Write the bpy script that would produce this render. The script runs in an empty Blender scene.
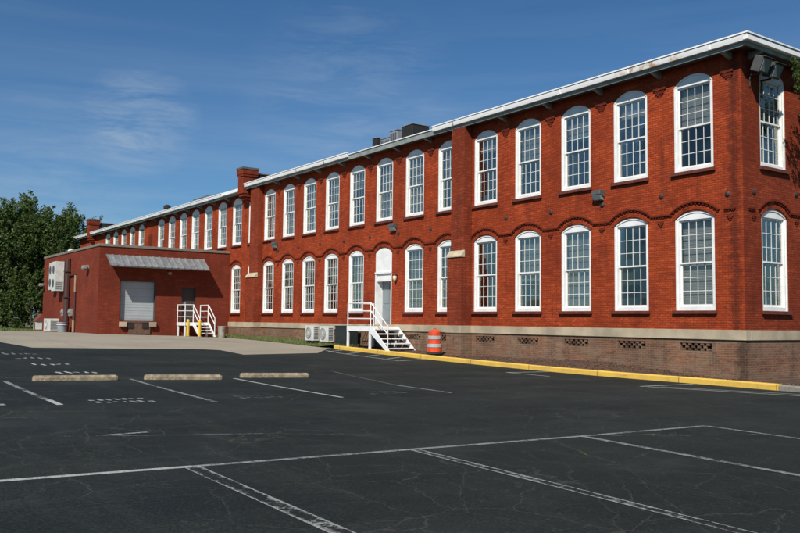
import bpy, bmesh, math, random
from mathutils import Vector, Matrix, noise as mnoise
from mathutils.geometry import tessellate_polygon, delaunay_2d_cdt
random.seed(7)
R = math.radians
sc = bpy.context.scene
col = sc.collection

# ------------------------------------------------------------------ helpers
def tag(o, label=None, cat=None, group=None, kind=None):
    if label: o['label'] = label
    if cat: o['category'] = cat
    if group: o['group'] = group
    if kind: o['kind'] = kind
    return o

def empty(name, loc=(0, 0, 0), rz=0, parent=None):
    o = bpy.data.objects.new(name, None); col.objects.link(o)
    o.location = loc; o.rotation_euler = (0, 0, rz); o.empty_display_size = .3
    if parent: o.parent = parent
    return o

class MB:
    def __init__(s): s.v = []; s.f = []; s.uv = {}
    def add(s, vs, fs):
        n = len(s.v); s.v += [tuple(v) for v in vs]; s.f += [tuple(i + n for i in f) for f in fs]; return s
    def box(s, x0, x1, y0, y1, z0, z1):
        return s.add([(x0,y0,z0),(x1,y0,z0),(x1,y1,z0),(x0,y1,z0),(x0,y0,z1),(x1,y0,z1),(x1,y1,z1),(x0,y1,z1)],
                     [(0,3,2,1),(4,5,6,7),(0,1,5,4),(1,2,6,5),(2,3,7,6),(3,0,4,7)])
    def boxm(s, M, x0, x1, y0, y1, z0, z1):
        n = len(s.v); s.box(x0,x1,y0,y1,z0,z1)
        for i in range(n, len(s.v)): s.v[i] = tuple(M @ Vector(s.v[i]))
        return s
    def quad(s, a, b, c, d): return s.add([a,b,c,d], [(0,1,2,3)])
    def tube(s, pts, r, n=8, cap=True):
        rs = r if isinstance(r, (list, tuple)) else [r]*len(pts)
        pts = [Vector(p) for p in pts]; base = len(s.v); up = None
        for i, p in enumerate(pts):
            t = (pts[min(i+1, len(pts)-1)] - pts[max(i-1, 0)]).normalized()
            if up is None:
                a = Vector((0,0,1)) if abs(t.z) < .9 else Vector((1,0,0))
                u = t.cross(a).normalized()
            else: u = (up - t*up.dot(t)).normalized()
            up = u; w = t.cross(u)
            for k in range(n):
                an = 2*math.pi*k/n
                s.v.append(tuple(p + (u*math.cos(an) + w*math.sin(an))*rs[i]))
        for i in range(len(pts)-1):
            for k in range(n):
                a = base+i*n+k; b = base+i*n+(k+1) % n
                s.f.append((a, b, b+n, a+n))
        if cap:
            s.f.append(tuple(base+k for k in range(n))[::-1]); s.f.append(tuple(base+(len(pts)-1)*n+k for k in range(n)))
        return s
    def lathe(s, prof, n=24, c=(0,0,0)):
        base = len(s.v)
        for r, z in prof:
            for k in range(n):
                a = 2*math.pi*k/n; s.v.append((c[0]+r*math.cos(a), c[1]+r*math.sin(a), c[2]+z))
        for i in range(len(prof)-1):
            for k in range(n):
                a = base+i*n+k; b = base+i*n+(k+1) % n; s.f.append((a, b, b+n, a+n))
        s.f.append(tuple(base+k for k in range(n))[::-1]); s.f.append(tuple(base+(len(prof)-1)*n+k for k in range(n)))
        return s
    def prism(s, poly, y0, y1):   # poly in (x,z), extruded along y
        n = len(poly)
        s.add([(x, y0, z) for x, z in poly] + [(x, y1, z) for x, z in poly],
              [tuple(range(n)), tuple(range(2*n-1, n-1, -1))] + [(i, i+n, (i+1) % n + n, (i+1) % n) for i in range(n)])
        return s
    def build(s, name, mat, parent=None, loc=(0,0,0), rz=0, smooth=False, recalc=True, bevel=0):
        me = bpy.data.meshes.new(name); me.from_pydata(s.v, [], s.f)
        if recalc:
            bm = bmesh.new(); bm.from_mesh(me); bmesh.ops.recalc_face_normals(bm, faces=bm.faces); bm.to_mesh(me); bm.free()
        if mat: me.materials.append(mat)
        if smooth: me.polygons.foreach_set('use_smooth', [True]*len(me.polygons))
        o = bpy.data.objects.new(name, me); col.objects.link(o)
        o.location = loc; o.rotation_euler = (0,0,rz)
        if parent: o.parent = parent
        if bevel:
            b = o.modifiers.new('bevel', 'BEVEL'); b.width = bevel; b.segments = 2; b.limit_method = 'ANGLE'
        return o

def copy_tree(o, parent=None):
    c = o.copy(); col.objects.link(c); c.parent = parent
    for ch in list(o.children): copy_tree(ch, c)
    return c

# ------------------------------------------------------------------ materials
def mat(name, color, rough=.6, metal=0, var=0.0, vscale=3.0, bump=0.0, bscale=20., spec=.5, col2=None, detail=6):
    m = bpy.data.materials.new(name); m.use_nodes = True
    nt = m.node_tree; N = nt.nodes; L = nt.links
    b = N['Principled BSDF']; b.inputs['Roughness'].default_value = rough; b.inputs['Metallic'].default_value = metal
    b.inputs['Specular IOR Level'].default_value = spec
    c = (*color, 1)
    b.inputs['Base Color'].default_value = c
    tc = N.new('ShaderNodeTexCoord')
    if var or col2:
        nz = N.new('ShaderNodeTexNoise'); nz.inputs['Scale'].default_value = vscale; nz.inputs['Detail'].default_value = detail
        L.new(tc.outputs['Object'], nz.inputs['Vector'])
        mr = N.new('ShaderNodeMapRange'); mr.inputs[1].default_value = .35; mr.inputs[2].default_value = .65
        L.new(nz.outputs['Fac'], mr.inputs[0])
        mx = N.new('ShaderNodeMix'); mx.data_type = 'RGBA'
        c2 = col2 if col2 else tuple(x*(1-var) for x in color)
        mx.inputs[6].default_value = c; mx.inputs[7].default_value = (*c2, 1)
        L.new(mr.outputs[0], mx.inputs[0]); L.new(mx.outputs[2], b.inputs['Base Color'])
    if bump:
        n2 = N.new('ShaderNodeTexNoise'); n2.inputs['Scale'].default_value = bscale; n2.inputs['Detail'].default_value = 4
        L.new(tc.outputs['Object'], n2.inputs['Vector'])
        bp = N.new('ShaderNodeBump'); bp.inputs['Strength'].default_value = bump; bp.inputs['Distance'].default_value = .02
        L.new(n2.outputs['Fac'], bp.inputs['Height']); L.new(bp.outputs['Normal'], b.inputs['Normal'])
    return m

class NT:
    """tiny node-graph helper"""
    def __init__(s, m):
        s.nt = m.node_tree; s.N = s.nt.nodes; s.L = s.nt.links
    def _set(s, sock, v):
        if isinstance(v, bpy.types.NodeSocket): s.L.new(v, sock)
        elif v is not None:
            if hasattr(sock.default_value, '__len__') and isinstance(v, (tuple, list)) and len(sock.default_value) == 4 and len(v) == 3: v = (*v, 1)
            sock.default_value = v
    def node(s, t, ins={}, **kw):
        n = s.N.new(t)
        for k, v in kw.items(): setattr(n, k, v)
        for k, v in ins.items(): s._set(n.inputs[k], v)
        return n
    def math(s, op, a, b=None, clamp=False):
        n = s.N.new('ShaderNodeMath'); n.operation = op; n.use_clamp = clamp
        s._set(n.inputs[0], a)
        if b is not None: s._set(n.inputs[1], b)
        return n.outputs[0]
    def noise(s, vec, scale, detail=5, rough=.55, dist=0):
        n = s.node('ShaderNodeTexNoise', {'Vector': vec, 'Scale': scale, 'Detail': detail, 'Roughness': rough, 'Distortion': dist})
        return n.outputs['Fac']
    def ramp(s, v, a, b, lo=0., hi=1.):
        n = s.N.new('ShaderNodeMapRange'); s._set(n.inputs[0], v)
        for i, x in zip((1,2,3,4), (a,b,lo,hi)): s._set(n.inputs[i], x)
        return n.outputs[0]
    def mix(s, f, a, b, blend='MIX'):
        n = s.N.new('ShaderNodeMix'); n.data_type = 'RGBA'; n.blend_type = blend
        s._set(n.inputs[0], f); s._set(n.inputs[6], a); s._set(n.inputs[7], b); return n.outputs[2]
    def mapping(s, vec, scale=(1,1,1), loc=(0,0,0), rot=(0,0,0)):
        n = s.node('ShaderNodeMapping', {'Vector': vec, 'Scale': scale, 'Location': loc, 'Rotation': rot}); return n.outputs[0]

def new(name):
    m = bpy.data.materials.new(name); m.use_nodes = True; return m, NT(m), m.node_tree.nodes['Principled BSDF']

def brick_mat(name, c1, c2, cm, dark, paint_loss=None, mortar=.017, bw=.205, rh=.072, pale=None, stainx=None, rough=.8, bright=.32):
    m, t, b = new(name)
    tc = t.node('ShaderNodeTexCoord').outputs['Object']
    sx = t.node('ShaderNodeSeparateXYZ', {0: tc})
    geo = t.node('ShaderNodeNewGeometry')
    # reveals and side faces read along y: u = x + y
    u = t.math('ADD', sx.outputs[0], sx.outputs[1])
    wob = t.noise(tc, 1.3, 3)
    zz = t.math('ADD', sx.outputs[2], t.math('MULTIPLY', t.math('SUBTRACT', wob, .5), .03))
    cv = t.node('ShaderNodeCombineXYZ', {0: u, 1: zz}).outputs[0]
    br = t.node('ShaderNodeTexBrick', {'Vector': cv, 'Color1': (1,1,1,1), 'Color2': (0,0,0,1), 'Mortar': (.5,.5,.5,1), 'Scale': 1.0,
        'Mortar Size': mortar*.5, 'Mortar Smooth': .3, 'Bias': 0., 'Brick Width': bw, 'Row Height': rh})
    br.offset = .5
    nb = t.noise(cv, 1.1, 7, .6)
    nb2 = t.noise(t.mapping(cv, (.9, 12.8, 1)), 1.5, 4, .7)      # streaks running along the courses
    fine = t.noise(cv, 26, 4, .7)
    base = t.mix(t.ramp(nb, .36, .66), c1, c2)
    base = t.mix(t.math('MULTIPLY', br.outputs['Color'], .42), base, tuple(x*.58 for x in c1))
    bsep = t.node('ShaderNodeSeparateColor', {0: br.outputs['Color']}).outputs[0]
    base = t.mix(t.ramp(bsep, .38, .05, 0, bright), base, tuple(min(1, x*1.3+.02) for x in c1))
    base = t.mix(t.ramp(nb2, .50, .72, 0, .75), base, dark)
    base = t.mix(t.ramp(nb2, .46, .30, 0, .6), base, tuple(min(1, x*1.25+.01) for x in c1))
    mot = t.noise(t.mapping(cv, (1, 2.0, 1), (3, 8, 0)), 6.5, 5, .75)
    base = t.mix(t.ramp(mot, .48, .70, 0, .55), base, tuple(x*.5 for x in c2))
    base = t.mix(t.ramp(mot, .44, .30, 0, .5), base, tuple(min(1, x*1.3+.012) for x in c1))
    base = t.mix(t.ramp(fine, .55, .8, 0, .45), base, tuple(min(1, x*1.35+.01) for x in c1))
    if paint_loss:
        n3 = t.noise(t.mapping(cv, (1, 2.2, 1), (5, 3, 0)), 2.3, 8, .72)
        base = t.mix(t.ramp(n3, .62, .70, 0, .7), base, paint_loss)
    if pale:
        n4 = t.noise(t.mapping(cv, (.8, 1.6, 1), (9, 1, 0)), 1.1, 6, .7)
        base = t.mix(t.ramp(n4, .42, .64, 0, .6), base, pale)
        n7 = t.noise(t.mapping(cv, (1, 1.8, 1), (3, 6, 0)), 2.1, 7, .75)
        base = t.mix(t.ramp(n7, .52, .66, 0, .6), base, dark)
    n5 = t.noise(t.mapping(cv, (2.4, .35, 1), (2, 7, 0)), .9, 6, .7)      # run-off streaks going down
    base = t.mix(t.ramp(n5, .52, .74, 0, .75), base, dark)
    n6 = t.noise(t.mapping(cv, (1, 1, 1), (12, 4, 0)), .28, 5, .6)
    n8 = t.noise(t.mapping(cv, (1, 1, 1), (31, 14, 0)), .8, 8, .75)
    base = t.mix(t.ramp(n8, .54, .66, 0, .5), base, dark)
    base = t.mix(t.ramp(n6, .40, .62, 0, .45), base, tuple(x*.55 for x in c2))
    base = t.mix(t.math('MULTIPLY', br.outputs['Fac'], .75), base, cm)
    if stainx:
        x0, wd = stainx
        d = t.math('ABSOLUTE', t.math('SUBTRACT', sx.outputs[0], x0))
        d = t.math('ADD', d, t.math('MULTIPLY', t.math('SUBTRACT', t.noise(tc, 3.5, 5, .7), .5), .9))
        base = t.mix(t.ramp(d, wd, wd*.2, 0, .6), base, tuple(x*.28 + .006 for x in dark))
    t.L.new(base, b.inputs['Base Color'])
    b.inputs['Roughness'].default_value = rough; b.inputs['Specular IOR Level'].default_value = .12
    hgt = t.math('ADD', t.math('MULTIPLY', br.outputs['Fac'], -1.), t.math('MULTIPLY', fine, .5))
    bp = t.node('ShaderNodeBump', {'Strength': .55, 'Distance': .008, 'Height': hgt})
    t.L.new(bp.outputs[0], b.inputs['Normal'])
    return m

M = {}
M['brick'] = brick_mat('painted_brick', (.445,.072,.019), (.275,.038,.013), (.115,.022,.011), (.105,.022,.012), paint_loss=(.46,.19,.11), stainx=(-.28,.24))
M['brick_shaded'] = brick_mat('painted_brick_shaded', (.315,.056,.020), (.205,.033,.014), (.10,.021,.011), (.095,.021,.012), paint_loss=(.33,.14,.085))  # darker copy of the front brick; side-wall shade put into the colour
M['brick_trim'] = brick_mat('painted_brick_trim', (.19,.032,.014), (.15,.024,.010), (.09,.016,.008), (.07,.016,.010))
M['found'] = brick_mat('bare_brick', (.275,.125,.070), (.14,.066,.042), (.215,.155,.108), (.040,.031,.025), paint_loss=(.28,.07,.03), pale=(.27,.21,.145), mortar=.02, stainx=(-.1,.3))
M['annex'] = brick_mat('annex_brick', (.24,.046,.022), (.175,.032,.017), (.11,.024,.014), (.12,.026,.015), paint_loss=(.26,.085,.055), mortar=.010, bw=.4, rh=.1, rough=.7, bright=.10)
M['white'] = mat('white_paint', (.80,.80,.77), .45, var=.14, vscale=2.5, bump=.15, bscale=40)
M['gutter'] = mat('gutter_white', (.86,.86,.84), .4, var=.10, vscale=.9)
M['eave'] = mat('eave_paint', (.27,.30,.28), .7, var=.35, vscale=2, bump=.2)
M['soffit'] = mat('soffit_boards', (.075,.060,.048), .85, var=.3)  # dark brown puts extra under-eave shade into the boards' colour
M['rail'] = mat('rail_white', (.78,.78,.76), .4, var=.1, vscale=4)
M['stone'] = mat('belt_stone', (.46,.385,.265), .8, col2=(.30,.25,.175), vscale=1.1, bump=.3, bscale=30)
M['capstone'] = mat('cap_stone', (.52,.44,.30), .8, var=.3, vscale=5, bump=.3)
M['sill'] = mat('sill_brown', (.155,.036,.020), .75, var=.4, vscale=6, bump=.2)
M['iron'] = mat('dark_iron', (.045,.03,.028), .6, var=.4, vscale=20)
M['yellow'] = mat('yellow_paint', (.72,.44,.06), .6, col2=(.50,.30,.06), vscale=2.2, bump=.3, bscale=25)
M['conc'] = mat('kerb_concrete', (.26,.235,.19), .9, var=.35, vscale=3, bump=.4, bscale=30)
M['iron2'] = mat('bronze_housing_', (.085,.085,.08), .5, var=.2, vscale=8)
M['stop'] = mat('wheel_stop_concrete', (.38,.30,.19), .9, col2=(.17,.135,.09), vscale=7, bump=1., bscale=18)
M['orange'] = mat('orange_plastic', (.75,.075,.014), .45, var=.35, vscale=8)
M['reflect'] = mat('reflective_band', (.42,.43,.42), .35, var=.25, vscale=9)
M['black'] = mat('black_rubber', (.018,.018,.018), .8)
M['metal'] = mat('grey_metal', (.33,.36,.40), .45, metal=.3, var=.25, vscale=2)
M['awning'] = mat('awning_metal', (.22,.225,.225), .6, metal=.1, col2=(.14,.145,.145), vscale=3)
M['door'] = mat('dock_door_paint', (.38,.41,.42), .55, var=.12, vscale=1.5)
M['darkdoor'] = mat('dark_door', (.05,.035,.03), .6)
M['acwhite'] = mat('ac_casing', (.62,.62,.58), .45, col2=(.48,.48,.44), vscale=3)
M['acdark'] = mat('fan_grille', (.07,.075,.08), .6)
M['greenbox'] = mat('dark_green_metal', (.018,.026,.026), .5, var=.3)
M['pipe'] = mat('tan_pipe', (.36,.24,.15), .6, var=.3, vscale=5)
M['darkpipe'] = mat('dark_pipe', (.06,.022,.018), .6)
M['redpipe'] = mat('red_pipe', (.15,.03,.02), .6)
M['ybol'] = mat('bollard_yellow', (.75,.50,.05), .5, var=.25, vscale=5)
M['galv'] = mat('galvanised', (.40,.37,.31), .5, metal=.3, var=.3, vscale=6)
M['lampglass'] = mat('lamp_glass', (.20,.24,.24), .15)
M['lampcream'] = mat('lamp_cream', (.75,.60,.35), .4)
M['blind'] = mat('blind_slat', (.43,.43,.40), .7)
M['curtain'] = mat('curtain_cloth', (.55,.48,.33), .9, var=.2, vscale=6)
M['interior'] = mat('interior_wall', (.34,.34,.31), .9, var=.3, vscale=.8)
M['roofing'] = mat('roof_membrane', (.10,.10,.10), .9, var=.3)
M['tar'] = mat('tarred_parapet', (.018,.017,.017), .8, var=.3)
M['tarbrick'] = M['brick_trim']
M['bark'] = mat('bark', (.075,.055,.040), .95, var=.4, vscale=8, bump=.5)
M['mulch'] = mat('mulch', (.105,.052,.030), 1, col2=(.045,.026,.016), vscale=9, bump=1., bscale=35)
M['coping'] = mat('metal_coping', (.21,.19,.15), .6, var=.25, vscale=3)
M['rust'] = mat('rusted_steel', (.16,.085,.055), .8, var=.4, vscale=7)
M['shedred'] = mat('shed_roof_red', (.16,.04,.03), .7)

# glass
m, t, b = new('window_glass'); M['glass'] = m
t.N.remove(b); out = t.N['Material Output']
tc = t.node('ShaderNodeTexCoord').outputs['Object']
ri = t.node('ShaderNodeObjectInfo').outputs['Random']
nv = t.node('ShaderNodeVectorMath', {0: tc, 1: t.node('ShaderNodeCombineXYZ', {0: t.math('MULTIPLY', ri, 31.)}).outputs[0]}, operation='ADD').outputs[0]
bp = t.node('ShaderNodeBump', {'Strength': .12, 'Distance': .01, 'Height': t.noise(nv, 1.6, 1)})
cell = t.node('ShaderNodeVectorMath', {0: nv, 1: (.296,.5,.43)}, operation='SNAP').outputs[0]
wn = t.node('ShaderNodeTexWhiteNoise', {0: cell}).outputs['Color']
tv = t.node('ShaderNodeVectorMath', {0: t.node('ShaderNodeVectorMath', {0: wn, 1: (.5,.5,.5)}, operation='SUBTRACT').outputs[0], 'Scale': .05}, operation='SCALE').outputs[0]
nn_ = t.node('ShaderNodeVectorMath', {0: t.node('ShaderNodeVectorMath', {0: bp.outputs[0], 1: tv}, operation='ADD').outputs[0]}, operation='NORMALIZE').outputs[0]
lw = t.node('ShaderNodeFresnel', {'IOR': 1.55, 'Normal': bp.outputs[0]})
fac = t.math('ADD', t.math('MULTIPLY', lw.outputs[0], .62), .015, clamp=True)
tr = t.node('ShaderNodeBsdfTransparent', {0: (.93,.94,.93,1)})
gl = t.node('ShaderNodeBsdfGlossy', {'Color': (.86,.88,.84,1), 'Roughness': .03, 'Normal': nn_})
mx = t.node('ShaderNodeMixShader', {0: fac, 1: tr.outputs[0], 2: gl.outputs[0]})
t.L.new(mx.outputs[0], out.inputs[0])

# rusty white for the stained stretch of gutter
m, t, b = new('gutter_rusted'); M['gutter_rust'] = m
tc = t.node('ShaderNodeTexCoord').outputs['Object']
sx = t.node('ShaderNodeSeparateXYZ', {0: tc}).outputs[0]
n = t.noise(tc, 2.6, 7, .75)
near = t.ramp(t.math('ABSOLUTE', t.math('ADD', sx, 2.9)), 1.6, .3)
c = t.mix(t.math('MULTIPLY', t.ramp(n, .47, .56), near), (.86,.86,.84), (.42,.14,.04))
c = t.mix(t.math('MULTIPLY', t.ramp(t.noise(tc, 1.3, 4), .5, .7), near), c, (.62,.50,.28))
t.L.new(c, b.inputs['Base Color']); b.inputs['Roughness'].default_value = .45

m, t, b = new('kerb_yellow_worn'); M['yellow'] = m
tc = t.node('ShaderNodeTexCoord').outputs['Object']
c = t.mix(t.ramp(t.noise(tc, 2.2, 6, .7), .35, .7), (.72,.45,.065), (.52,.33,.07))
c = t.mix(t.ramp(t.noise(tc, 9, 6, .8), .60, .68, 0, .8), c, (.26,.235,.19))
c = t.mix(t.ramp(t.noise(t.mapping(tc, (.6,1,7)), 2.4, 6, .8), .60, .72, 0, .7), c, (.10,.075,.03))
jx = t.math('ABSOLUTE', t.math('SUBTRACT', t.math('FRACT', t.math('MULTIPLY', t.node('ShaderNodeSeparateXYZ', {0: tc}).outputs[0], .33)), .5))
c = t.mix(t.ramp(jx, .006, .002, 0, .85), c, (.04,.035,.025))
t.L.new(c, b.inputs['Base Color']); b.inputs['Roughness'].default_value = .7
# asphalt
m, t, b = new('sealed_asphalt'); M['asphalt'] = m
tc = t.node('ShaderNodeTexCoord').outputs['Object']
big = t.noise(t.mapping(tc, (1, .45, 1)), .22, 6, .6)
med = t.noise(t.mapping(tc, (.5, 2.6, 1), rot=(0,0,R(15))), .9, 6, .7)
grit = t.noise(tc, 38, 4, .85)
spk = t.noise(tc, 190, 2, .6)
c = t.mix(t.ramp(big, .35, .65), (.0078,.0112,.0103), (.0165,.0210,.0190))
c = t.mix(t.ramp(med, .5, .74, 0, .6), c, (.028,.032,.029))
c = t.mix(t.ramp(t.noise(t.mapping(tc, (1.5, .12, 1), rot=(0,0,R(3))), .5, 5, .7), .5, .72, 0, .5), c, (.026,.030,.027))
pt = t.noise(t.mapping(tc, (1,.7,1), (7,2,0)), .45, 7, .72)
c = t.mix(t.ramp(pt, .53, .63, 0, .4), c, (.038,.043,.039))
c = t.mix(t.ramp(pt, .45, .36, 0, .5), c, (.005,.008,.007))
c = t.mix(t.ramp(grit, .50, .68, 0, .55), c, (.050,.054,.050))
c = t.mix(t.ramp(grit, .48, .34, 0, .6), c, (.004,.005,.005))
c = t.mix(t.ramp(spk, .64, .76, 0, .6), c, (.085,.09,.085))
c = t.mix(t.ramp(t.noise(tc, 9, 6, .85), .66, .74, 0, .4), c, (.07,.074,.07))
def cracks(vscale, loc, width, dist, mask_lo, mask_hi, mscale):
    off = t.node('ShaderNodeTexNoise', {'Vector': tc, 'Scale': dist, 'Detail': 6, 'Roughness': .65})
    v2 = t.node('ShaderNodeVectorMath', {0: off.outputs['Color'], 1: (.5,.5,.5)}, operation='SUBTRACT').outputs[0]
    v3 = t.node('ShaderNodeVectorMath', {0: v2, 'Scale': .45}, operation='SCALE').outputs[0]
    v4 = t.node('ShaderNodeVectorMath', {0: t.mapping(tc, (1,1,0), loc), 1: v3}, operation='ADD').outputs[0]
    vo = t.node('ShaderNodeTexVoronoi', {'Vector': v4, 'Scale': vscale}, feature='DISTANCE_TO_EDGE')
    line = t.ramp(vo.outputs['Distance'], width*vscale, 0)
    return t.math('MULTIPLY', line, t.ramp(t.noise(t.mapping(tc, loc=loc), mscale, 3), mask_lo, mask_hi))
k1 = cracks(.40, (3, 5, 0), .011, .8, .38, .52, .3)
k2 = cracks(1.25, (8, 1, 0), .007, 1.6, .42, .56, .30)
k3 = cracks(.85, (2, 6, 0), .008, 1.2, .42, .56, .22)
c = t.mix(t.math('MULTIPLY', k1, .5), c, (.085,.09,.076))
c = t.mix(t.math('MULTIPLY', t.ramp(k1, .7, .95), .8), c, (.004,.005,.005))
c = t.mix(t.math('MULTIPLY', k2, .6), c, (.066,.070,.063))
c = t.mix(t.math('MULTIPLY', k3, .6), c, (.070,.074,.066))
moss = t.ramp(t.noise(t.mapping(tc, loc=(1, 9, 0)), .7, 5, .7), .56, .64)
c = t.mix(t.math('MULTIPLY', t.math('MULTIPLY', k1, moss), .85), c, (.085,.105,.018))
t.L.new(c, b.inputs['Base Color'])
rg = t.ramp(t.noise(tc, .5, 5, .6), .35, .65, .75, .95)
t.L.new(rg, b.inputs['Roughness']); b.inputs['Specular IOR Level'].default_value = .16
hh = t.math('SUBTRACT', t.math('MULTIPLY', grit, .6), t.math('MULTIPLY', t.math('ADD', k1, k2), 1.2))
bp = t.node('ShaderNodeBump', {'Strength': .8, 'Distance': .008, 'Height': hh}); t.L.new(bp.outputs[0], b.inputs['Normal'])

# apron concrete
m, t, b = new('apron_concrete'); M['apron'] = m
tc = t.node('ShaderNodeTexCoord').outputs['Object']
c = t.mix(t.ramp(t.noise(tc, .35, 7, .65), .35, .68), (.31,.27,.20), (.235,.205,.155))
c = t.mix(t.ramp(t.noise(tc, 3.5, 6, .7), .55, .75, 0, .6), c, (.15,.135,.115))
br = t.node('ShaderNodeTexBrick', {'Vector': tc, 'Scale': 1.0, 'Mortar Size': .015, 'Brick Width': 4.5, 'Row Height': 4.5}); br.offset = 0
c = t.mix(t.math('MULTIPLY', br.outputs['Fac'], .6), c, (.08,.075,.065))
t.L.new(c, b.inputs['Base Color']); b.inputs['Roughness'].default_value = .9

# worn paint (uv: u along, v across 0..1)
def paint(name, edge_bias, cover, colr=(.52,.53,.50), sc_=14.):
    m, t, b = new(name)
    tcn = t.node('ShaderNodeTexCoord'); tc = tcn.outputs['Object']
    uv = t.node('ShaderNodeSeparateXYZ', {0: tcn.outputs['UV']}).outputs[1]
    ed = t.math('MULTIPLY', t.math('ABSOLUTE', t.math('SUBTRACT', uv, .5)), 2.)
    n = t.math('ADD', t.math('MULTIPLY', t.noise(tc, sc_, 6, .75), .6), t.math('MULTIPLY', t.noise(tc, 1.6, 4, .6), .4))
    v = t.math('ADD', n, t.math('MULTIPLY', t.math('POWER', ed, 3.), edge_bias))
    f = t.ramp(v, 1-cover, 1-cover+.09, 0, .85)
    grit = t.ramp(t.noise(tc, 70, 3, .8), .35, .62, .25, 1.)
    f = t.math('MULTIPLY', f, grit)
    b.inputs['Base Color'].default_value = (*colr, 1); b.inputs['Roughness'].default_value = .8; b.inputs['Specular IOR Level'].default_value = .2
    t.L.new(f, b.inputs['Alpha'])
    return m
M['paint_edge'] = paint('paint_worn_centre', .20, .47, (.42,.43,.41))
M['paint_good'] = paint('paint_line', .03, .64, (.56,.57,.54))
M['paint_mid'] = paint('paint_thin', .03, .57, (.36,.37,.35))
M['paint_faint'] = paint('paint_faint', .0, .54, (.17,.175,.165))
M['paint_green'] = paint('paint_mossy', .0, .50, (.34,.34,.20))

# grass
M['grass'] = mat('grass_ground', (.060,.085,.022), 1, col2=(.10,.10,.035), vscale=1.2, bump=1, bscale=40)
M['blade'] = mat('grass_blade', (.075,.125,.025), .8, col2=(.13,.14,.04), vscale=2)

def leafmat(name, a, b_, c_=None):
    m, t, b = new(name)
    tc = t.node('ShaderNodeTexCoord').outputs['Object']
    gm = t.node('ShaderNodeNewGeometry').outputs['Random Per Island']
    c = t.mix(t.ramp(t.noise(tc, .55, 4), .38, .62), a, b_)
    c = t.mix(t.math('MULTIPLY', gm, .55), c, c_ or tuple(x*1.5 for x in a))
    t.L.new(c, b.inputs['Base Color']); b.inputs['Roughness'].default_value = .55; b.inputs['Specular IOR Level'].default_value = .3
    tl = t.node('ShaderNodeBsdfTranslucent', {0: c}); mx = t.node('ShaderNodeMixShader', {0: .3, 1: b.outputs[0], 2: tl.outputs[0]})
    t.L.new(mx.outputs[0], t.N['Material Output'].inputs[0]); return m
M['leaf'] = leafmat('leaf_dark', (.040,.072,.017), (.070,.108,.024), (.095,.14,.034))
M['leaf2'] = leafmat('leaf_mid', (.062,.100,.020), (.095,.138,.028), (.12,.165,.04))

# ------------------------------------------------------------------ ground shape
def sm(t): t = max(0, min(1, t)); return t*t*(3-2*t)
def h(x, y):
    xc = max(-70, min(30, x)); yc = max(-50, min(0, y))
    return .158 - .005*xc - .014*yc + (.43-.01*yc)*sm((-x-3)/30) - .22*sm((-x-36)/24)

def sheet(name, poly, off, material, step=1.5, label=None, kind='structure', zf=None, parent=None):
    xs = [p[0] for p in poly]; ys = [p[1] for p in poly]
    pts = []; x0, x1, y0, y1 = min(xs), max(xs), min(ys), max(ys)
    n = len(poly)
    bpts = []
    for i in range(n):
        a = Vector(poly[i]); b = Vector(poly[(i+1) % n]); k = max(1, int((b-a).length/step))
        for j in range(k): bpts.append(a.lerp(b, j/k))
    nb = len(bpts); edges = [(i, (i+1) % nb) for i in range(nb)]
    ip = []
    i = x0 + step*.37
    while i < x1:
        j = y0 + step*.41
        while j < y1: ip.append(Vector((i, j))); j += step
        i += step
    r = delaunay_2d_cdt(bpts+ip, edges, [list(range(nb))], 1, 1e-5)
    f = zf or h
    mb = MB(); mb.v = [(v.x, v.y, f(v.x, v.y)+off) for v in r[0]]; mb.f = [tuple(x) for x in r[2]]
    o = mb.build(name, material, parent, recalc=False)
    me = o.data
    if len(me.polygons) and sum(p.normal.z for p in me.polygons) < 0: me.flip_normals()
    if kind: o['kind'] = kind
    return o

# terrain
def axis(lo, hi): return [-1500,-700,-320,-190,-130] + [lo + 2*i for i in range(int((hi-lo)/2)+1)] + [90,160,320,700,1500]
gx = axis(-100, 60); gy = axis(-80, 60)
mb = MB()
mb.v = [(x, y, h(x, y)-.04) for x in gx for y in gy]
ny = len(gy)
mb.f = [(i*ny+j, (i+1)*ny+j, (i+1)*ny+j+1, i*ny+j+1) for i in range(len(gx)-1) for j in range(ny-1)]
tag(mb.build('ground', M['grass'], recalc=False), kind='structure')

def ky(x): return -1.0 + (.04*max(x, -24) if x < 0 else 0)
KX0, KX1 = -20.2, 1.56
kerb_line = [(-1.0*0 + KX1, ky(KX1))] + [(x, ky(x)) for x in (0,-4,-8,-12,-16,-20.2)]
bnd = [(-20.55,-1.9), (-17.0,-4.5), (-15.7,-8.5), (-18.43,-8.3), (-18.98,-8.95), (-18.76,-12.29), (-18.81,-15.47), (-20.51,-15.73), (-22.04,-16.0), (-34,-18)]
sheet('parking_lot', [(45,-1.0)] + kerb_line + bnd + [(-40,-30), (-55,-60), (45,-60)], 0, M['asphalt'])
apron_poly = [(-20.55,-1.9)] + bnd[1:] + [(-38,-19), (-38.5,-13.5), (-52.5,-8.9), (-52.5,-6), (-36.54,-6), (-36.54,-1.3), (-33,-1.3), (-28,-1.5), (-23.5,-1.6), (-20.5,-1.75)]
sheet('loading_apron', apron_poly, -.004, M['apron'])
tag(bpy.data.objects['loading_apron'], kind='structure')

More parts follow.
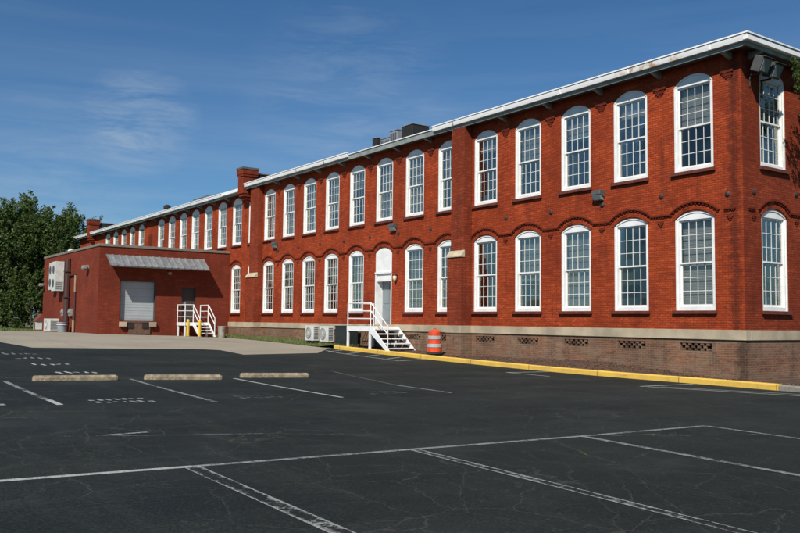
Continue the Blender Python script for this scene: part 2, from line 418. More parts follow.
# kerbs (swept along y=ky(x), following the ground)
def kerb(name, pts, material, hgt=.17, w=.18):
    mb = MB(); prof = [(0,-.15),(0,hgt-.03),(.03,hgt),(w,hgt),(w,-.15)]
    n = len(prof)
    for i, (x, y) in enumerate(pts):
        for (d, z) in prof: mb.v.append((x, y+d, h(x, y)+z))
    for i in range(len(pts)-1):
        for k in range(n-1): a = i*n+k; mb.f.append((a, a+1, a+n+1, a+n))
    mb.f.append(tuple(range(n))); mb.f.append(tuple((len(pts)-1)*n+k for k in range(n))[::-1])
    return tag(mb.build(name, material), kind='structure')
kx = [KX1 - i*(KX1-KX0)/24 for i in range(25)]
kerb('yellow_kerb', [(x, ky(x)) for x in kx], M['yellow'])
kerb('kerb', [(KX1+.02+i*2, -1.0) for i in range(18)], M['conc'], .15)

# planted strip between kerb and wall
def wz(x):
    P = [(-24,.70),(-20,.68),(-13.6,.60),(-12.3,.52),(-8.3,.58),(-5.4,.62),(-3,.46),(0,.27),(2,.25)]
    if x <= P[0][0]: return P[0][1]
    for (a, b), (c, d) in zip(P, P[1:]):
        if x <= c: return b + (d-b)*(x-a)/(c-a)
    return .25
def mz(x, y):
    k = ky(x)+.16; f = sm((y-k)/max(.01, -k))
    e = h(x, -1)+.15
    w = wz(x) if x <= 0 else .27
    return e*(1-f) + w*f + .018*mnoise.noise(Vector((x*1.7, y*1.7, 0)))
sheet('mulch_bed', [(KX1-.02,-.84)]+[(x, ky(x)+.16) for x in (0,-4,-8,-12,-16,-20.1)]+[(-20.6,-1.4),(-22.2,-1.0),(-22.2,.05),(0,.05),(0,14),(5,14),(5,-.84)], 0, M['mulch'], .5, zf=mz)
tag(bpy.data.objects['mulch_bed'], kind='structure')

mb = MB()
for _ in range(2600):
    x = random.uniform(-21.5, 4.5); y = random.uniform(-.8, -.03) if x > 0 else random.uniform(ky(x)+.2, -.03)
    a = random.uniform(0, 6.28); s_ = random.uniform(.015,.05); z = mz(x,y)+.012
    dx, dy = math.cos(a)*s_, math.sin(a)*s_
    mb.add([(x-dx,y-dy,z),(x+dy*.5,y-dx*.5,z+.01),(x+dx,y+dy,z+random.uniform(0,.03)),(x-dy*.5,y+dx*.5,z)], [(0,1,2,3)])
M['litter'] = mat('leaf_litter', (.20,.12,.06), .9, col2=(.07,.04,.02), vscale=7)
tag(mb.build('leaf_litter', M['litter'], recalc=False), 'brown leaf litter and bark scattered between the yellow kerb and the wall', 'leaf litter', kind='stuff')
# grass strip by the far foundation, with blades
def gz(x, y): return h(x, y)+.015+.12*sm((y+1.5)/1.5)*(1 if x < -22 else 0)
sheet('grass_strip', [(-22.2,-1.55),(-23.5,-1.65),(-28,-1.55),(-33,-1.35),(-36.5,-1.35),(-36.5,.03),(-22.2,.03)], 0, M['grass'], .6, zf=gz)
mb = MB()
def blade(x, y, z, hh, w):
    a = random.uniform(0, 6.28); dx, dy = math.cos(a)*w, math.sin(a)*w; lx, ly = random.uniform(-.4,.4)*hh, random.uniform(-.4,.4)*hh
    mb.add([(x-dx,y-dy,z),(x+dx,y+dy,z),(x+lx,y+ly,z+hh)], [(0,1,2)])
for _ in range(5200):
    x = random.uniform(-36.4,-22.2); y = random.uniform(-1.5,-.02); blade(x, y, gz(x,y)-.01, random.uniform(.05,.15), .014)
for _ in range(1500):   # weeds at the kerb back and lot edges
    x = random.uniform(-23,-19.8); y = random.uniform(-1.5,-.1); blade(x, y, mz(x,y) if x > -22.2 else gz(x,y), random.uniform(.04,.12), .012)
tag(mb.build('grass', M['blade'], recalc=False), 'short green grass along the foot of the far brick foundation', 'grass', kind='stuff')
mb = MB()
for _ in range(9000):
    x = random.uniform(-66,-39); y = random.uniform(-22,-7)
    if x > -52.5 and y > -13.5 - (x+38.5)*(-.33) - .4: continue
    if y < -20 : continue
    blade(x, y, h(x,y)-.045, random.uniform(.1,.22), .03)
tag(mb.build('grass', M['blade'], recalc=False), 'green lawn in front of the tall trees left of the annex', 'grass', kind='stuff')

# ------------------------------------------------------------------ paint on the lot
def line(p, q, w, material, name='lane_marking', off=.004, seg=.8):
    p = Vector(p); q = Vector(q); d = q-p; L = d.length; k = max(1, int(L/seg)); nrm = Vector((-d.y, d.x)).normalized()*w/2
    vs, fs, uvs = [], [], []
    for i in range(k+1):
        c = p.lerp(q, i/k)
        for s_ in (-1, 1):
            e = c + nrm*s_; vs.append((e.x, e.y, h(e.x, e.y)+off)); uvs.append((i/k*L, (s_+1)/2))
    for i in range(k): fs.append((2*i, 2*i+2, 2*i+3, 2*i+1))
    me = bpy.data.meshes.new(name); me.from_pydata(vs, [], fs)
    ul = me.uv_layers.new(name='UVMap')
    for lp in me.loops: ul.data[lp.index].uv = uvs[lp.vertex_index]
    me.materials.append(material)
    if me.polygons[0].normal.z < 0: me.flip_normals()
    o = bpy.data.objects.new(name, me); col.objects.link(o); o['kind'] = 'structure'
    return o
line((5.72,-21.8), (5.79,-18.94), .10, M['paint_good'])
line((5.79,-18.94), (5.86,-13.3), .09, M['paint_mid'])
line((5.86,-13.3), (5.83,-10.43), .09, M['paint_mid'])
line((5.80,-18.96), (11.5,-19.08), .17, M['paint_edge'], off=.008)
line((5.90,-16.22), (11.9,-16.48), .14, M['paint_edge'], off=.008)
line((5.88,-13.34), (11.5,-13.72), .11, M['paint_mid'], off=.008)
line((5.86,-10.45), (11.5,-10.7), .09, M['paint_mid'], off=.008)
line((6.25,-12.3), (6.9,-10.6), .10, M['paint_green'], off=.006)
line((6.0,-12.9), (6.2,-12.0), .06, M['paint_green'], off=.006)
line((-6.11,-18.59), (-.79,-18.68), .10, M['paint_mid'])
line((-1.7,-18.66), (-.75,-18.68), .11, M['paint_good'], off=.008)
line((-6.24,-15.8), (-.32,-16.08), .09, M['paint_mid'])
line((-5.9,-13.27), (-.45,-13.36), .09, M['paint_good'])
line((-8.36,-9.1), (-2.6,-10.35), .09, M['paint_faint'])
line((-2.9,-10.32), (-.62,-10.42), .10, M['paint_mid'], off=.008)
line((-6.93,-19.6), (-7.22,-17.79), .09, M['paint_mid'])
line((3.06,-19.6), (3.9,-17.0), .07, M['paint_faint'])
line((3.2,-19.1), (3.12,-18.5), .08, M['paint_mid'], off=.008)
# hatched zone by the steps
hz = [(-17.08,-3.45), (-12.2,-3.6), (-14.6,-1.75)]
line((-18.9,-3.0), (-16.9,-3.45), .08, M['paint_good']); line((-16.9,-3.45), (-12.25,-3.6), .09, M['paint_good'])
line((-12.25,-3.6), (-13.2,-1.7), .09, M['paint_good'], off=.008)
for i in range(4):
    x = -18.2 + i*1.55; line((x+.2,-3.40), (x-.9,-2.0), .08, M['paint_good'], off=.008)
line((-6.46,-3.4), (-6.5,-1.4), .11, M['paint_good']); line((-6.46,-3.4), (-4.6,-3.30), .09, M['paint_good'], off=.008)
line((-.69,-3.84), (-.9,-1.2), .10, M['paint_good']); line((-.5,-3.80), (3.6,-2.0), .11, M['paint_good'], off=.008)
line((-.37,-3.4), (3.6,-1.25), .08, M['paint_good'], off=.008)
# worn stencilled lettering, no longer readable
def stencil(cx, cy, wx, wy, rows, n, material):
    for r in range(rows):
        vs = []; mb = MB()
        for k in range(n):
            y = cy - wy/2 + wy*(k+.5)/n; x = cx - wx/2 + wx*(r+.5)/rows
            cw = wy/n*.62; chh = wx/rows*.62
            for _ in range(random.choice((2,2,3))):
                if random.random() < .5: dx, dy = chh*random.uniform(.25,.5), .035
                else: dx, dy = .05, cw*random.uniform(.25,.5)
                ox = random.uniform(-.3,.3)*chh; oy = random.uniform(-.3,.3)*cw
                q = [(x+ox-dx, y+oy-dy), (x+ox+dx, y+oy-dy), (x+ox+dx, y+oy+dy), (x+ox-dx, y+oy+dy)]
                z = len(mb.v)*1e-5
                mb.add([(a, b_, h(a, b_)+.005+z) for a, b_ in q], [(0,1,2,3)])
        tag(mb.build('worn_stencil', material, recalc=False), kind='structure')
stencil(-1.2,-17.55,.95,1.05,2,7,M['paint_mid']); stencil(-1.15,-14.9,.75,.9,2,7,M['paint_faint']); stencil(-1.2,-11.85,.75,1.0,2,6,M['paint_faint'])
for x, mt in ((-8.4,'paint_good'),(-11.2,'paint_good'),(-13.6,'paint_mid'),(-15.5,'paint_mid'),(-17.4,'paint_faint')):
    stencil(x,-16.5,.9,1.1,1,5,M[mt])
stencil(-1.1,-19.7,.5,.6,1,3,M['paint_mid'])

# ------------------------------------------------------------------ walls with openings
def arch(x0, x1, z0, zs, zc, n=12):
    """closed outline: bottom-left, bottom-right, then the segmental arch from right to left"""
    w = (x1-x0)/2; r_ = zc-zs; Rr = (w*w+r_*r_)/(2*r_); cx = (x0+x1)/2; cz = zc-Rr; a0 = math.asin(w/Rr)
    pts = [(x0,z0),(x1,z0)]
    for i in range(n+1):
        a = a0 - 2*a0*i/n; pts.append((cx+Rr*math.sin(a), cz+Rr*math.cos(a)))
    return pts

def wall(name, outer, holes, mats, parent, thick=.35, loc=(0,0,0), rz=0, back=True):
    loops = [outer]+holes
    flat = [p for lp in loops for p in lp]
    tris = tessellate_polygon([[Vector((x, z, 0)) for x, z in lp] for lp in loops])
    vs = [(x, 0, z) for x, z in flat]; fs = []
    for a, b_, c in tris:
        A, B, Cc = flat[a], flat[b_], flat[c]
        cr = (B[0]-A[0])*(Cc[1]-A[1]) - (B[1]-A[1])*(Cc[0]-A[0])
        if abs(cr) < 1e-9: continue
        fs.append((a, b_, c) if cr > 0 else (a, c, b_))       # facing -y
    n = len(vs)
    if back:
        vs += [(x, thick, z) for x, z in flat]; fs += [(f[0]+n, f[2]+n, f[1]+n) for f in list(fs)]
        k = len(outer)
        for lp in holes:
            m_ = len(lp)
            for i in range(m_):
                a, b_ = k+i, k+(i+1) % m_
                fs.append((a, b_, b_+n, a+n))
            k += m_
    me = bpy.data.meshes.new(name); me.from_pydata(vs, [], fs); me.materials.append(mats)
    o = bpy.data.objects.new(name, me); col.objects.link(o); o.location = loc; o.rotation_euler = (0,0,rz)
    if parent: o.parent = parent
    return o

# window positions: right edge offsets s from the corner (x = -s)
A0, WW, P = .962, 1.412, 2.44
def ws(i):
    s = A0 + P*min(i, 14)
    if i > 14: s += 2.385*(i-14)
    if i >= 13: s -= .23
    return s
XE = -74.0                                   # far end of the mill
NW = 27
missing_up = {21, 27}
UZ = (6.672, 9.43, 9.72); LZ = (2.330, 5.20, 5.41)
holes_f = []; ups = []; lows = []
for i in range(NW):
    xl = -(ws(i)+WW); xr = -ws(i)
    if i not in missing_up: ups.append((i, xl)); holes_f.append(arch(xl, xr, *UZ))
    if i == 7: holes_f.append(arch(xl, xr, 1.75, LZ[1], LZ[2]+.0))
    else: lows.append((i, xl)); holes_f.append(arch(xl, xr, *LZ))

mill = empty('mill_building', (0,0,0))
tag(mill, 'long two storey red painted brick mill with tall white arched windows', 'building')
BT0, BT1 = 1.455, 1.748                       # stone belt course
ZT = 10.05
wall('front_wall', [(XE,BT1-.02),(0,BT1-.02),(0,ZT),(XE,ZT)], holes_f, M['brick'], mill)
SD = 22.0
side_l = [(.93 + P*k) for k in range(8)]
holes_s = [arch(y, y+WW, *UZ) for y in side_l] + [arch(y, y+WW, *LZ) for y in side_l]
wall('side_wall', [(0,BT1-.02),(SD,BT1-.02),(SD,ZT),(0,ZT)], holes_s, M['brick_shaded'], mill, rz=R(90))
wall('rear_wall', [(0,0),(-XE,0),(-XE,ZT),(0,ZT)], [], M['brick_shaded'], mill, loc=(0,SD,0), rz=R(180), back=False)
wall('end_wall', [(0,0),(SD,0),(SD,ZT),(0,ZT)], [], M['brick_shaded'], mill, loc=(XE,SD,0), rz=R(-90), back=False)

# foundation with lattice vents
vent_c = [-(ws(i)+WW/2) for i in range(NW) if i not in (7, 4.5)]
VZ0, VZ1, VH = 1.10, 1.34, .56
def vent_holes(cs): return [[(c-VH,VZ0),(c+VH,VZ0),(c+VH,VZ1),(c-VH,VZ1)] for c in cs]
front_vents = [c for c in vent_c if c > -24 or c < -40]
wall('foundation', [(XE,-.4),(0,-.4),(0,BT0+.02),(XE,BT0+.02)], vent_holes(front_vents), M['found'], mill, thick=.3)
side_vents = [y+WW/2 for y in side_l]
wall('foundation', [(0,-.4),(SD,-.4),(SD,BT0+.02),(0,BT0+.02)], vent_holes(side_vents[1:]), M['found'], mill, thick=.3, rz=R(90))
mb = MB()                                     # lattice of set bricks, checkered
for r in range(3):
    z0 = VZ0 + .08*r
    for k in range(-5, 6):
        x = k*.212 + (.106 if r % 2 else 0)
        if abs(x)+.05 > VH: continue
        mb.box(x-.056, x+.056, .012, .14, z0+.004, z0+.078)
vent0 = mb.build('vent', M['found'], mill, loc=(front_vents[0],0,0))
for c in front_vents[1:]:
    v = vent0.copy(); col.objects.link(v); v.parent = mill; v.location = (c,0,0)
for y in side_vents[1:]:
    v = vent0.copy(); col.objects.link(v); v.parent = mill; v.location = (0,y,0); v.rotation_euler = (0,0,R(90))
MB().box(XE+.5,-.5,.5,.56,-.3,1.6).build('vent_shade_sheet', M['tar'], mill)  # black sheet standing in for shade behind the vent lattice

# belt course
segs = [(XE,-33.3),(-31.79,-13.25),(-12.26,.05)]
MB().box(XE, -33.22, -.05, .2, BT0, BT1).build('belt_course', M['stone'], mill, bevel=.008)
MB().box(-31.76, -13.28, -.05, .2, BT0, BT1).build('belt_course', M['stone'], mill, bevel=.008)
MB().box(-12.23, .052, -.05, .2, BT0, BT1).build('belt_course', M['stone'], mill, bevel=.008)
MB().box(-.2, .05, .204, SD, BT0+.001, BT1-.001).build('belt_course', M['stone'], mill, bevel=.008)

# pilasters: upper shaft, deeper lower shaft, stone weathering cap, belt around the foot
def pilaster(x0, x1, up_d, low_d, capz):
    p = empty('pilaster', (0,0,0), parent=mill)
    MB().box(x0, x1, -up_d, .02, capz-.3, ZT-.02).build('upper_shaft', M['brick_shaded'], p)
    MB().box(x0-.06, x1+.003, -low_d, .03, BT1, capz-.25).build('lower_shaft', M['brick_shaded'], p)
    MB().box(x0-.10, x1+.04, -low_d-.05, .04, BT0-.002, BT1+.002).build('belt_course', M['stone'], p, bevel=.008)
    MB().box(x0-.08, x1+.02, -low_d-.02, .04, -.4, BT0-.004).build('foundation', M['found'], p)
    mb = MB()
    mb.add([(x0-.10,-low_d-.05,capz-.26),(x1+.03,-low_d-.05,capz-.26),(x1+.03,-up_d+.03,capz-.26),(x0-.10,-up_d+.03,capz-.26),
            (x0-.10,-low_d-.05,capz-.20),(x1+.03,-low_d-.05,capz-.20),(x1+.03,-up_d-.01,capz+.03),(x0-.10,-up_d-.01,capz+.03),
            (x1+.03,-up_d+.03,capz+.03),(x0-.10,-up_d+.03,capz+.03)],
           [(0,3,2,1),(0,1,5,4),(4,5,6,7),(7,6,8,9),(1,2,8,6,5),(3,0,4,7,9),(2,3,9,8)])
    mb.build('capstone', M['capstone'], p, bevel=.01)
pilaster(-13.12,-12.26,.42,.56,4.82)
pilaster(-32.95,-31.79,.33,.50,4.72)

# ------------------------------------------------------------------ the windows
SLATS = {}
def window_parts(root, kind, fill):
    z0, zs, zc = UZ if kind == 'u' else LZ
    H = zs - z0; C_ = zc - z0; gt = H - .05; w = WW
    # outer frame: arched outline minus glass rectangle, recessed
    outer = arch(0.0, w, 0, H, C_)
    gx0, gx1, gz0 = .115, w-.115, .12
    key = ('frame', kind)
    if key not in SLATS:
        o = wall('frame_tmp', [(p[0]*.994+.004, p[1]*.998) for p in outer], [[(gx0,gz0),(gx1,gz0),(gx1,gt),(gx0,gt)]], M['white'], None, thick=.10)
        me = o.data; bpy.data.objects.remove(o)
        SLATS[key] = me
        mb = MB()     # brick mould standing proud round the opening
        mb.box(.004,.06,-.025,.0,0,H); mb.box(w-.06,w-.004,-.025,0,0,H)
        op = outer[2:]
        for a, b_ in zip(op, op[1:]):
            cx = w/2
            q = [a, b_, (b_[0]+(cx-b_[0])*.04, b_[1]-.055), (a[0]+(cx-a[0])*.04, a[1]-.055)]
            mb.prism(q, -.025, 0)
        SLATS[('mould', kind)] = mb
        mid = (gz0+gt)/2
        s = MB()      # upper sash, outer plane
        def sash(s, za, zb, y0, y1, rows=3, cols=4, br=.05, tr=.05):
            st = .05
            s.box(gx0, gx0+st, y0, y1, za, zb); s.box(gx1-st, gx1, y0, y1, za, zb)
            s.box(gx0+st, gx1-st, y0, y1, za, za+br); s.box(gx0+st, gx1-st, y0, y1, zb-tr, zb)
            gw = gx1-gx0-2*st
            for k in range(1, cols):
                x = gx0+st+gw*k/cols; s.box(x-.0085, x+.0085, y0+.008, y1-.008, za+br, zb-tr)
            gh = zb-tr-za-br
            for k in range(1, rows):
                z = za+br+gh*k/rows; s.box(gx0+st, gx1-st, y0+.006, y1-.006, z-.0085, z+.0085)
        u = MB(); sash(u, mid-.02, gt, .055, .09); l = MB(); sash(l, gz0, mid+.02, .10, .135, br=.07)
        SLATS[('us', kind)] = u; SLATS[('ls', kind)] = l
        SLATS[('gu', kind)] = MB().box(gx0+.03, gx1-.03, .070, .075, mid, gt-.02)
        SLATS[('gl', kind)] = MB().box(gx0+.03, gx1-.03, .116, .121, gz0+.03, mid)
        sl = MB()
        sl.box(-.07, w+.07, -.095, .12, -.10, -.001)
        SLATS[('sill', kind)] = sl
        for k in list(SLATS):
            if k[1] == kind and isinstance(SLATS[k], MB):
                mt = {'mould':'white','us':'white','ls':'white','gu':'glass','gl':'glass','sill':'sill'}[k[0]]
                o = SLATS[k].build(k[0], M[mt]); SLATS[k] = o.data; bpy.data.objects.remove(o)
        SLATS[('geom', kind)] = (gx0, gx1, gz0, gt, mid)
    root.data = SLATS[key]
    def child(nm, me, loc=(0,0,0)):
        o = bpy.data.objects.new(nm, me); col.objects.link(o); o.parent = root; o.location = loc; return o
    root_off = (0,0,0)
    child('brick_mould', SLATS[('mould', kind)])
    child('upper_sash', SLATS[('us', kind)]); child('lower_sash', SLATS[('ls', kind)])
    child('pane', SLATS[('gu', kind)]); child('pane', SLATS[('gl', kind)])
    child('sill', SLATS[('sill', kind)], (0,-.045,0))
    gx0, gx1, gz0, gt, mid = SLATS[('geom', kind)]
    if fill[0] > 0:
        top = gt; bot = gt - (gt-gz0)*fill[0]
        bk = ('blind', kind, round(fill[0],2), fill[1])
        if bk not in SLATS:
            mb = MB()
            if fill[1] == 'b':
                z = top
                while z > bot:
                    mb.quad((gx0,.225,z),(gx1,.225,z),(gx1,.214,z-.050),(gx0,.214,z-.050)); z -= .046
                mb.box(gx0, gx1, .215, .25, bot-.03, bot)
            else:
                n = 26
                for k in range(n):
                    xa = gx0+(gx1-gx0)*k/n; xb = gx0+(gx1-gx0)*(k+1)/n
                    ya = .24+.025*math.sin(k*1.9); yb = .24+.025*math.sin((k+1)*1.9)
                    mb.quad((xa,ya,bot),(xb,yb,bot),(xb,yb,top),(xa,ya,top))
            o = mb.build('blind', M['blind'] if fill[1] == 'b' else M['curtain'], recalc=False); SLATS[bk] = o.data; bpy.data.objects.remove(o)
        child('blind' if fill[1] == 'b' else 'curtain', SLATS[bk])

def add_window(kind, loc, rz, fill):
    root = bpy.data.objects.new('window', None)
    # give it mesh data straight away
    me = bpy.data.meshes.new('tmp'); root = bpy.data.objects.new('window', me); col.objects.link(root)
    root.parent = mill; root.rotation_euler = (0,0,rz)
    d = .045
    off = Vector((0, d, 0)); off.rotate(Matrix.Rotation(rz, 3, 'Z'))
    root.location = Vector(loc) + off
    window_parts(root, kind, fill)
    bpy.data.meshes.remove(me)
    return root
fills_u = [(.46,'b'),(.2,'c'),(.3,'b'),(.45,'b'),(.18,'b'),(.5,'b'),(.94,'b'),(1,'b'),(.3,'b'),(.7,'b'),(1,'b'),(1,'b'),(.9,'b'),(.5,'b')]
fills_l = [(.98,'b'),(0,'b'),(1,'b'),(.6,'b'),(.0,'b'),(.7,'b'),(1,'b'),(0,'b'),(.8,'b'),(.6,'b'),(.5,'b'),(.8,'b'),(.4,'b'),(.5,'b')]
for i, xl in ups:
    add_window('u', (xl,0,UZ[0]), 0, fills_u[i] if i < len(fills_u) else random.choice([(1,'b'),(.5,'b'),(.8,'b')]))
for i, xl in lows:
    add_window('l', (xl,0,LZ[0]), 0, fills_l[i] if i < len(fills_l) else (.5,'b'))
for k, y in enumerate(side_l):
    add_window('u', (0,y,UZ[0]), R(90), [(.48,'b'),(.9,'b'),(.5,'b'),(0,'b')][k % 4])
    add_window('l', (0,y,LZ[0]), R(90), [(0,'b'),(.6,'b'),(1,'b'),(.5,'b')][k % 4])

# bricked-up arched recess on the far stretch
xl = -(ws(21)+WW)
ro = MB().prism(arch(xl+.25, xl+1.15, 7.4, 8.5, 8.75), -.03, .02).build('bricked_opening', M['brick_trim'], mill)

# hood moulds, string course, corbel drops, anchor plates
zs_h, zc_h = 5.36, 5.72
def arc_band(x0, x1, zs, zc, t, y0, y1, mb, n=18):
    o = arch(x0, x1, 0, zs, zc, n)[2:]; i_ = arch(x0+t*.6, x1-t*.6, 0, zs-t*.6, zc-t, n)[2:]
    for k in range(n): mb.prism([o[k], o[k+1], i_[k+1], i_[k]], y0, y1)
hw = .90
mb = MB()
arc_band(-hw, hw, zs_h, zc_h, .055, -.062, .01, mb)
n = 27; o_ = arch(-hw+.025, hw-.025, 0, zs_h-.03, zc_h-.045, n)[2:]; i_ = arch(-hw+.06, hw-.06, 0, zs_h-.075, zc_h-.105, n)[2:]
for k in range(n):
    if k % 2 == 0: mb.prism([o_[k], o_[k+1], i_[k+1], i_[k]], -.04, .01)
hood0 = mb.build('arch_hood', M['brick_trim'], mill)
mb = MB(); arc_band(-hw+.12, hw-.12, 5.22, 5.545, .10, -.02, .01, mb)
ring_me = mb.build('arch_ring', M['brick'], hood0).data
def hood(x, y, rz):
    o = hood0.copy(); col.objects.link(o); o.parent = mill; o.location = (x,y,0); o.rotation_euler = (0,0,rz)
    for nm, me in (('arch_ring', ring_me),):
        d = bpy.data.objects.new(nm, me); col.objects.link(d); d.parent = o
first = True
stl = P - 2*hw + .04
sb = MB(); sb.box(-stl/2, stl/2, -.055, .01, 5.33, 5.38)
k = -stl/2+.03
while k < stl/2-.05: sb.box(k, k+.045, -.035, .01, 5.28, 5.331); k += .10
str0 = sb.build('string_course', M['brick_trim'], mill)
db = MB(); db.box(-.11,.11,-.045,.01,5.12,5.18); db.box(-.07,.07,-.035,.01,5.06,5.12); db.box(-.035,.035,-.025,.01,5.0,5.06)
drop0 = db.build('corbel_drop', M['brick_trim'], mill)
ap = MB().lathe([(.085,0),(.085,.025),(.06,.04),(.025,.055)], 12)
ap.v = [(x, -z, y) for x, y, z in ap.v]
tsb = MB().box(-stl/2+.1, stl/2-.1, -.05, .01, 9.47, 9.54); tsb.box(-stl/2+.16, stl/2-.16, -.03, .01, 9.415, 9.471)
tst0 = tsb.build('string_course', M['brick_trim'], mill)
anc0 = ap.build('anchor_plate', M['iron'], mill)
ub = MB(); ub.box(-.15,.15,-.04,.01,9.36,9.42); ub.box(-.10,.10,-.03,.01,9.30,9.36); ub.box(-.05,.05,-.02,.01,9.24,9.30)
upc0 = ub.build('corbel_drop', M['brick_trim'], mill)
used = set()
def put(src, x, y=0, z=0, rz=0):
    if src.name not in used: used.add(src.name); src.location = (x,y,z); src.rotation_euler = (0,0,rz); return src
    o = src.copy(); col.objects.link(o); o.parent = mill; o.location = (x,y,z); o.rotation_euler = (0,0,rz); return o
cs = [-(ws(i)+WW/2) for i in range(NW)]
for i, c in enumerate(cs):
    if c < -36: break
    if i == 13: continue
    if i == 0: hood0.location = (c,0,0)
    else: hood(c, 0, 0)
    if i in (4, 12, 13): continue
    mid = (c + cs[i+1])/2 if i+1 < len(cs) else c-P/2
    put(str0, mid); put(drop0, mid); put(anc0, mid+.02, 0, 6.0 - .01*(i % 3)); put(upc0, mid, 0, -.02); put(tst0, mid)
put(str0, -.17-.25).scale = (.55,1,1); put(drop0, -.42); put(anc0, -.5, 0, 5.8); put(upc0, -.42)
put(tst0, -.47).scale = (.9,1,1)
for c in cs[15:24]: put(upc0, c+P/2)
for k, y in enumerate(side_l):
    hood(0, y+WW/2, R(90)); put(str0, 0, y+WW/2+P/2, 0, R(90)); put(upc0, 0, y+WW/2+P/2, 0, R(90))
    put(drop0, 0, y+WW/2+P/2, 0, R(90)); put(anc0, 0, y+WW/2+P/2, 6.0, R(90))
put(str0, 0, .4, 0, R(90)).scale = (.5,1,1); put(anc0, 0, .55, 5.85, R(90)); put(drop0, 0, .5, 0, R(90))

# eave: soffit, fascia, gutter, lookout brackets, roof
SEC = -34.25
def eave(x0, x1, dz, gsegs):
    OV = .50
    MB().box(x0, x1, -OV+.09, .36, 10.05+dz, 10.10+dz).build('soffit', M['soffit'], mill)
    MB().box(x0, x1, -OV+.07, -OV+.12, 9.99+dz, 10.22+dz).build('fascia', M['eave'], mill)
    MB().box(x0, x1, -OV+.03, .3, 10.225+dz, 10.262+dz).build('roof_edge', M['gutter'], mill)
    for a, b_, mt in gsegs:
        g = MB(); pr = [(-OV+.065,10.12+dz),(-OV-.03,10.12+dz),(-OV-.05,10.20+dz),(-OV-.065,10.278+dz),(-OV-.04,10.278+dz),(-OV-.02,10.25+dz),(-OV+.065,10.25+dz)]
        MB().box(a, b_, -OV-.088, -OV+.06, 10.302+dz, 10.345+dz).build('drip_edge', M['gutter'], mill)
        for xx in (a, b_):
            for (y, z) in pr: g.v.append((xx, y, z))
        nn = len(pr)
        g.f = [(k, (k+1) % nn, (k+1) % nn+nn, k+nn) for k in range(nn)] + [tuple(range(nn)), tuple(range(2*nn-1, nn-1, -1))]
        g.build('gutter', M[mt], mill)
        xx = a + 1.4
        while xx < b_:
            MB().box(xx, xx+.035, -OV-.072, -OV-.03, 10.115+dz, 10.285+dz).build('gutter_strap', M['eave'] if int(xx*7) % 3 == 0 else M['gutter'], mill); xx += 3.05
eave(SEC+.02, .41, 0, [(-34.2,-21.35,'gutter'),(-14.3,.55,'gutter_rust')])
eave(XE-.3, SEC-.02, -.19, [(XE-.35,-36.9,'gutter')])
MB().box(-36.85, SEC-.05, -.60, -.40, 9.93, 10.13).build('gutter', M['gutter'], mill, bevel=.01)
MB().box(-.36, .41, .37, SD, 10.05, 10.10).build('soffit', M['soffit'], mill)
MB().box(.38, .43, -.42, SD, 9.992, 10.218).build('fascia', M['eave'], mill)
MB().box(.44, .588, -.586, SD, 10.3025, 10.3445).build('drip_edge', M['gutter'], mill)
MB().box(.42, .56, -.555, SD, 10.122, 10.278).build('gutter', M['gutter'], mill, bevel=.01)
bk = MB(); bk.add([(-.06,-.40,9.96),(.06,-.40,9.96),(.06,0,9.84),(-.06,0,9.84),(-.06,-.40,10.049),(.06,-.40,10.049),(.06,0,10.049),(-.06,0,10.049)],
                  [(0,3,2,1),(4,5,6,7),(0,1,5,4),(1,2,6,5),(2,3,7,6),(3,0,4,7)])
br0 = bk.build('eave_bracket', M['eave'], mill)
for i in range(NW):
    put(br0, cs[i]-P/2, 0, 0 if cs[i]-P/2 > SEC else -.19)
put(br0, -.35)
for k in range(8): put(br0, 0, .95+WW/2+P/2+P*k, 0, R(90))
put(br0, 0, .45, 0, R(90))
rf = MB()
for x0, x1, z in ((SEC,.40,10.265),(XE-.3,SEC,10.075)):
    rf.add([(x0,-.46,z),(x1,-.46,z),(x1,SD+.4,z),(x0,SD+.4,z),(x0,SD/2,z+.35),(x1-(4 if x1 > 0 else 0),SD/2,z+.35)], [(0,1,5,4),(1,2,5),(2,3,4,5),(0,4,3)])
rf.build('roof', M['roofing'], mill, recalc=False)

# fire-wall chimneys with corbelled heads
def chimney(x0, x1, ztop, wall_len, zlow):
    p = empty('chimney', (0,0,0), parent=mill)
    mb = MB(); mb.box(x0+.06, x1-.06, -.62, .30, zlow, ztop-.55)
    mb.box(x0, x1, -.66, .34, ztop-.55, ztop-.42); mb.box(x0-.03, x1+.03, -.69, .37, ztop-.42, ztop-.12)
    mb.build('shaft', M['brick_shaded'], p)
    mb = MB(); mb.box(x0+.10, x1-.10, -.55, .0, zlow-.18, zlow+.01); mb.box(x0+.17, x1-.17, -.42, .0, zlow-.36, zlow-.17); mb.box(x0+.24, x1-.24, -.25, .0, zlow-.5, zlow-.35)
    mb.build('corbel', M['brick_shaded'], p)
    MB().box(x0-.06, x1+.06, -.72, .40, ztop-.12, ztop).build('cap', M['roofing'], p)
    MB().box(x0+.2, x1-.12, .31, wall_len, 10.0, ztop-.35).build('parapet', M['tar'], p)
    MB().box(x0+.15, x1-.07, .47, wall_len+.03, ztop-.35, ztop-.29).build('coping', M['rust'], p)
chimney(-34.28,-33.42,11.38,2.4,9.75)
chimney(-69.2,-68.3,11.45,3.6,9.6)

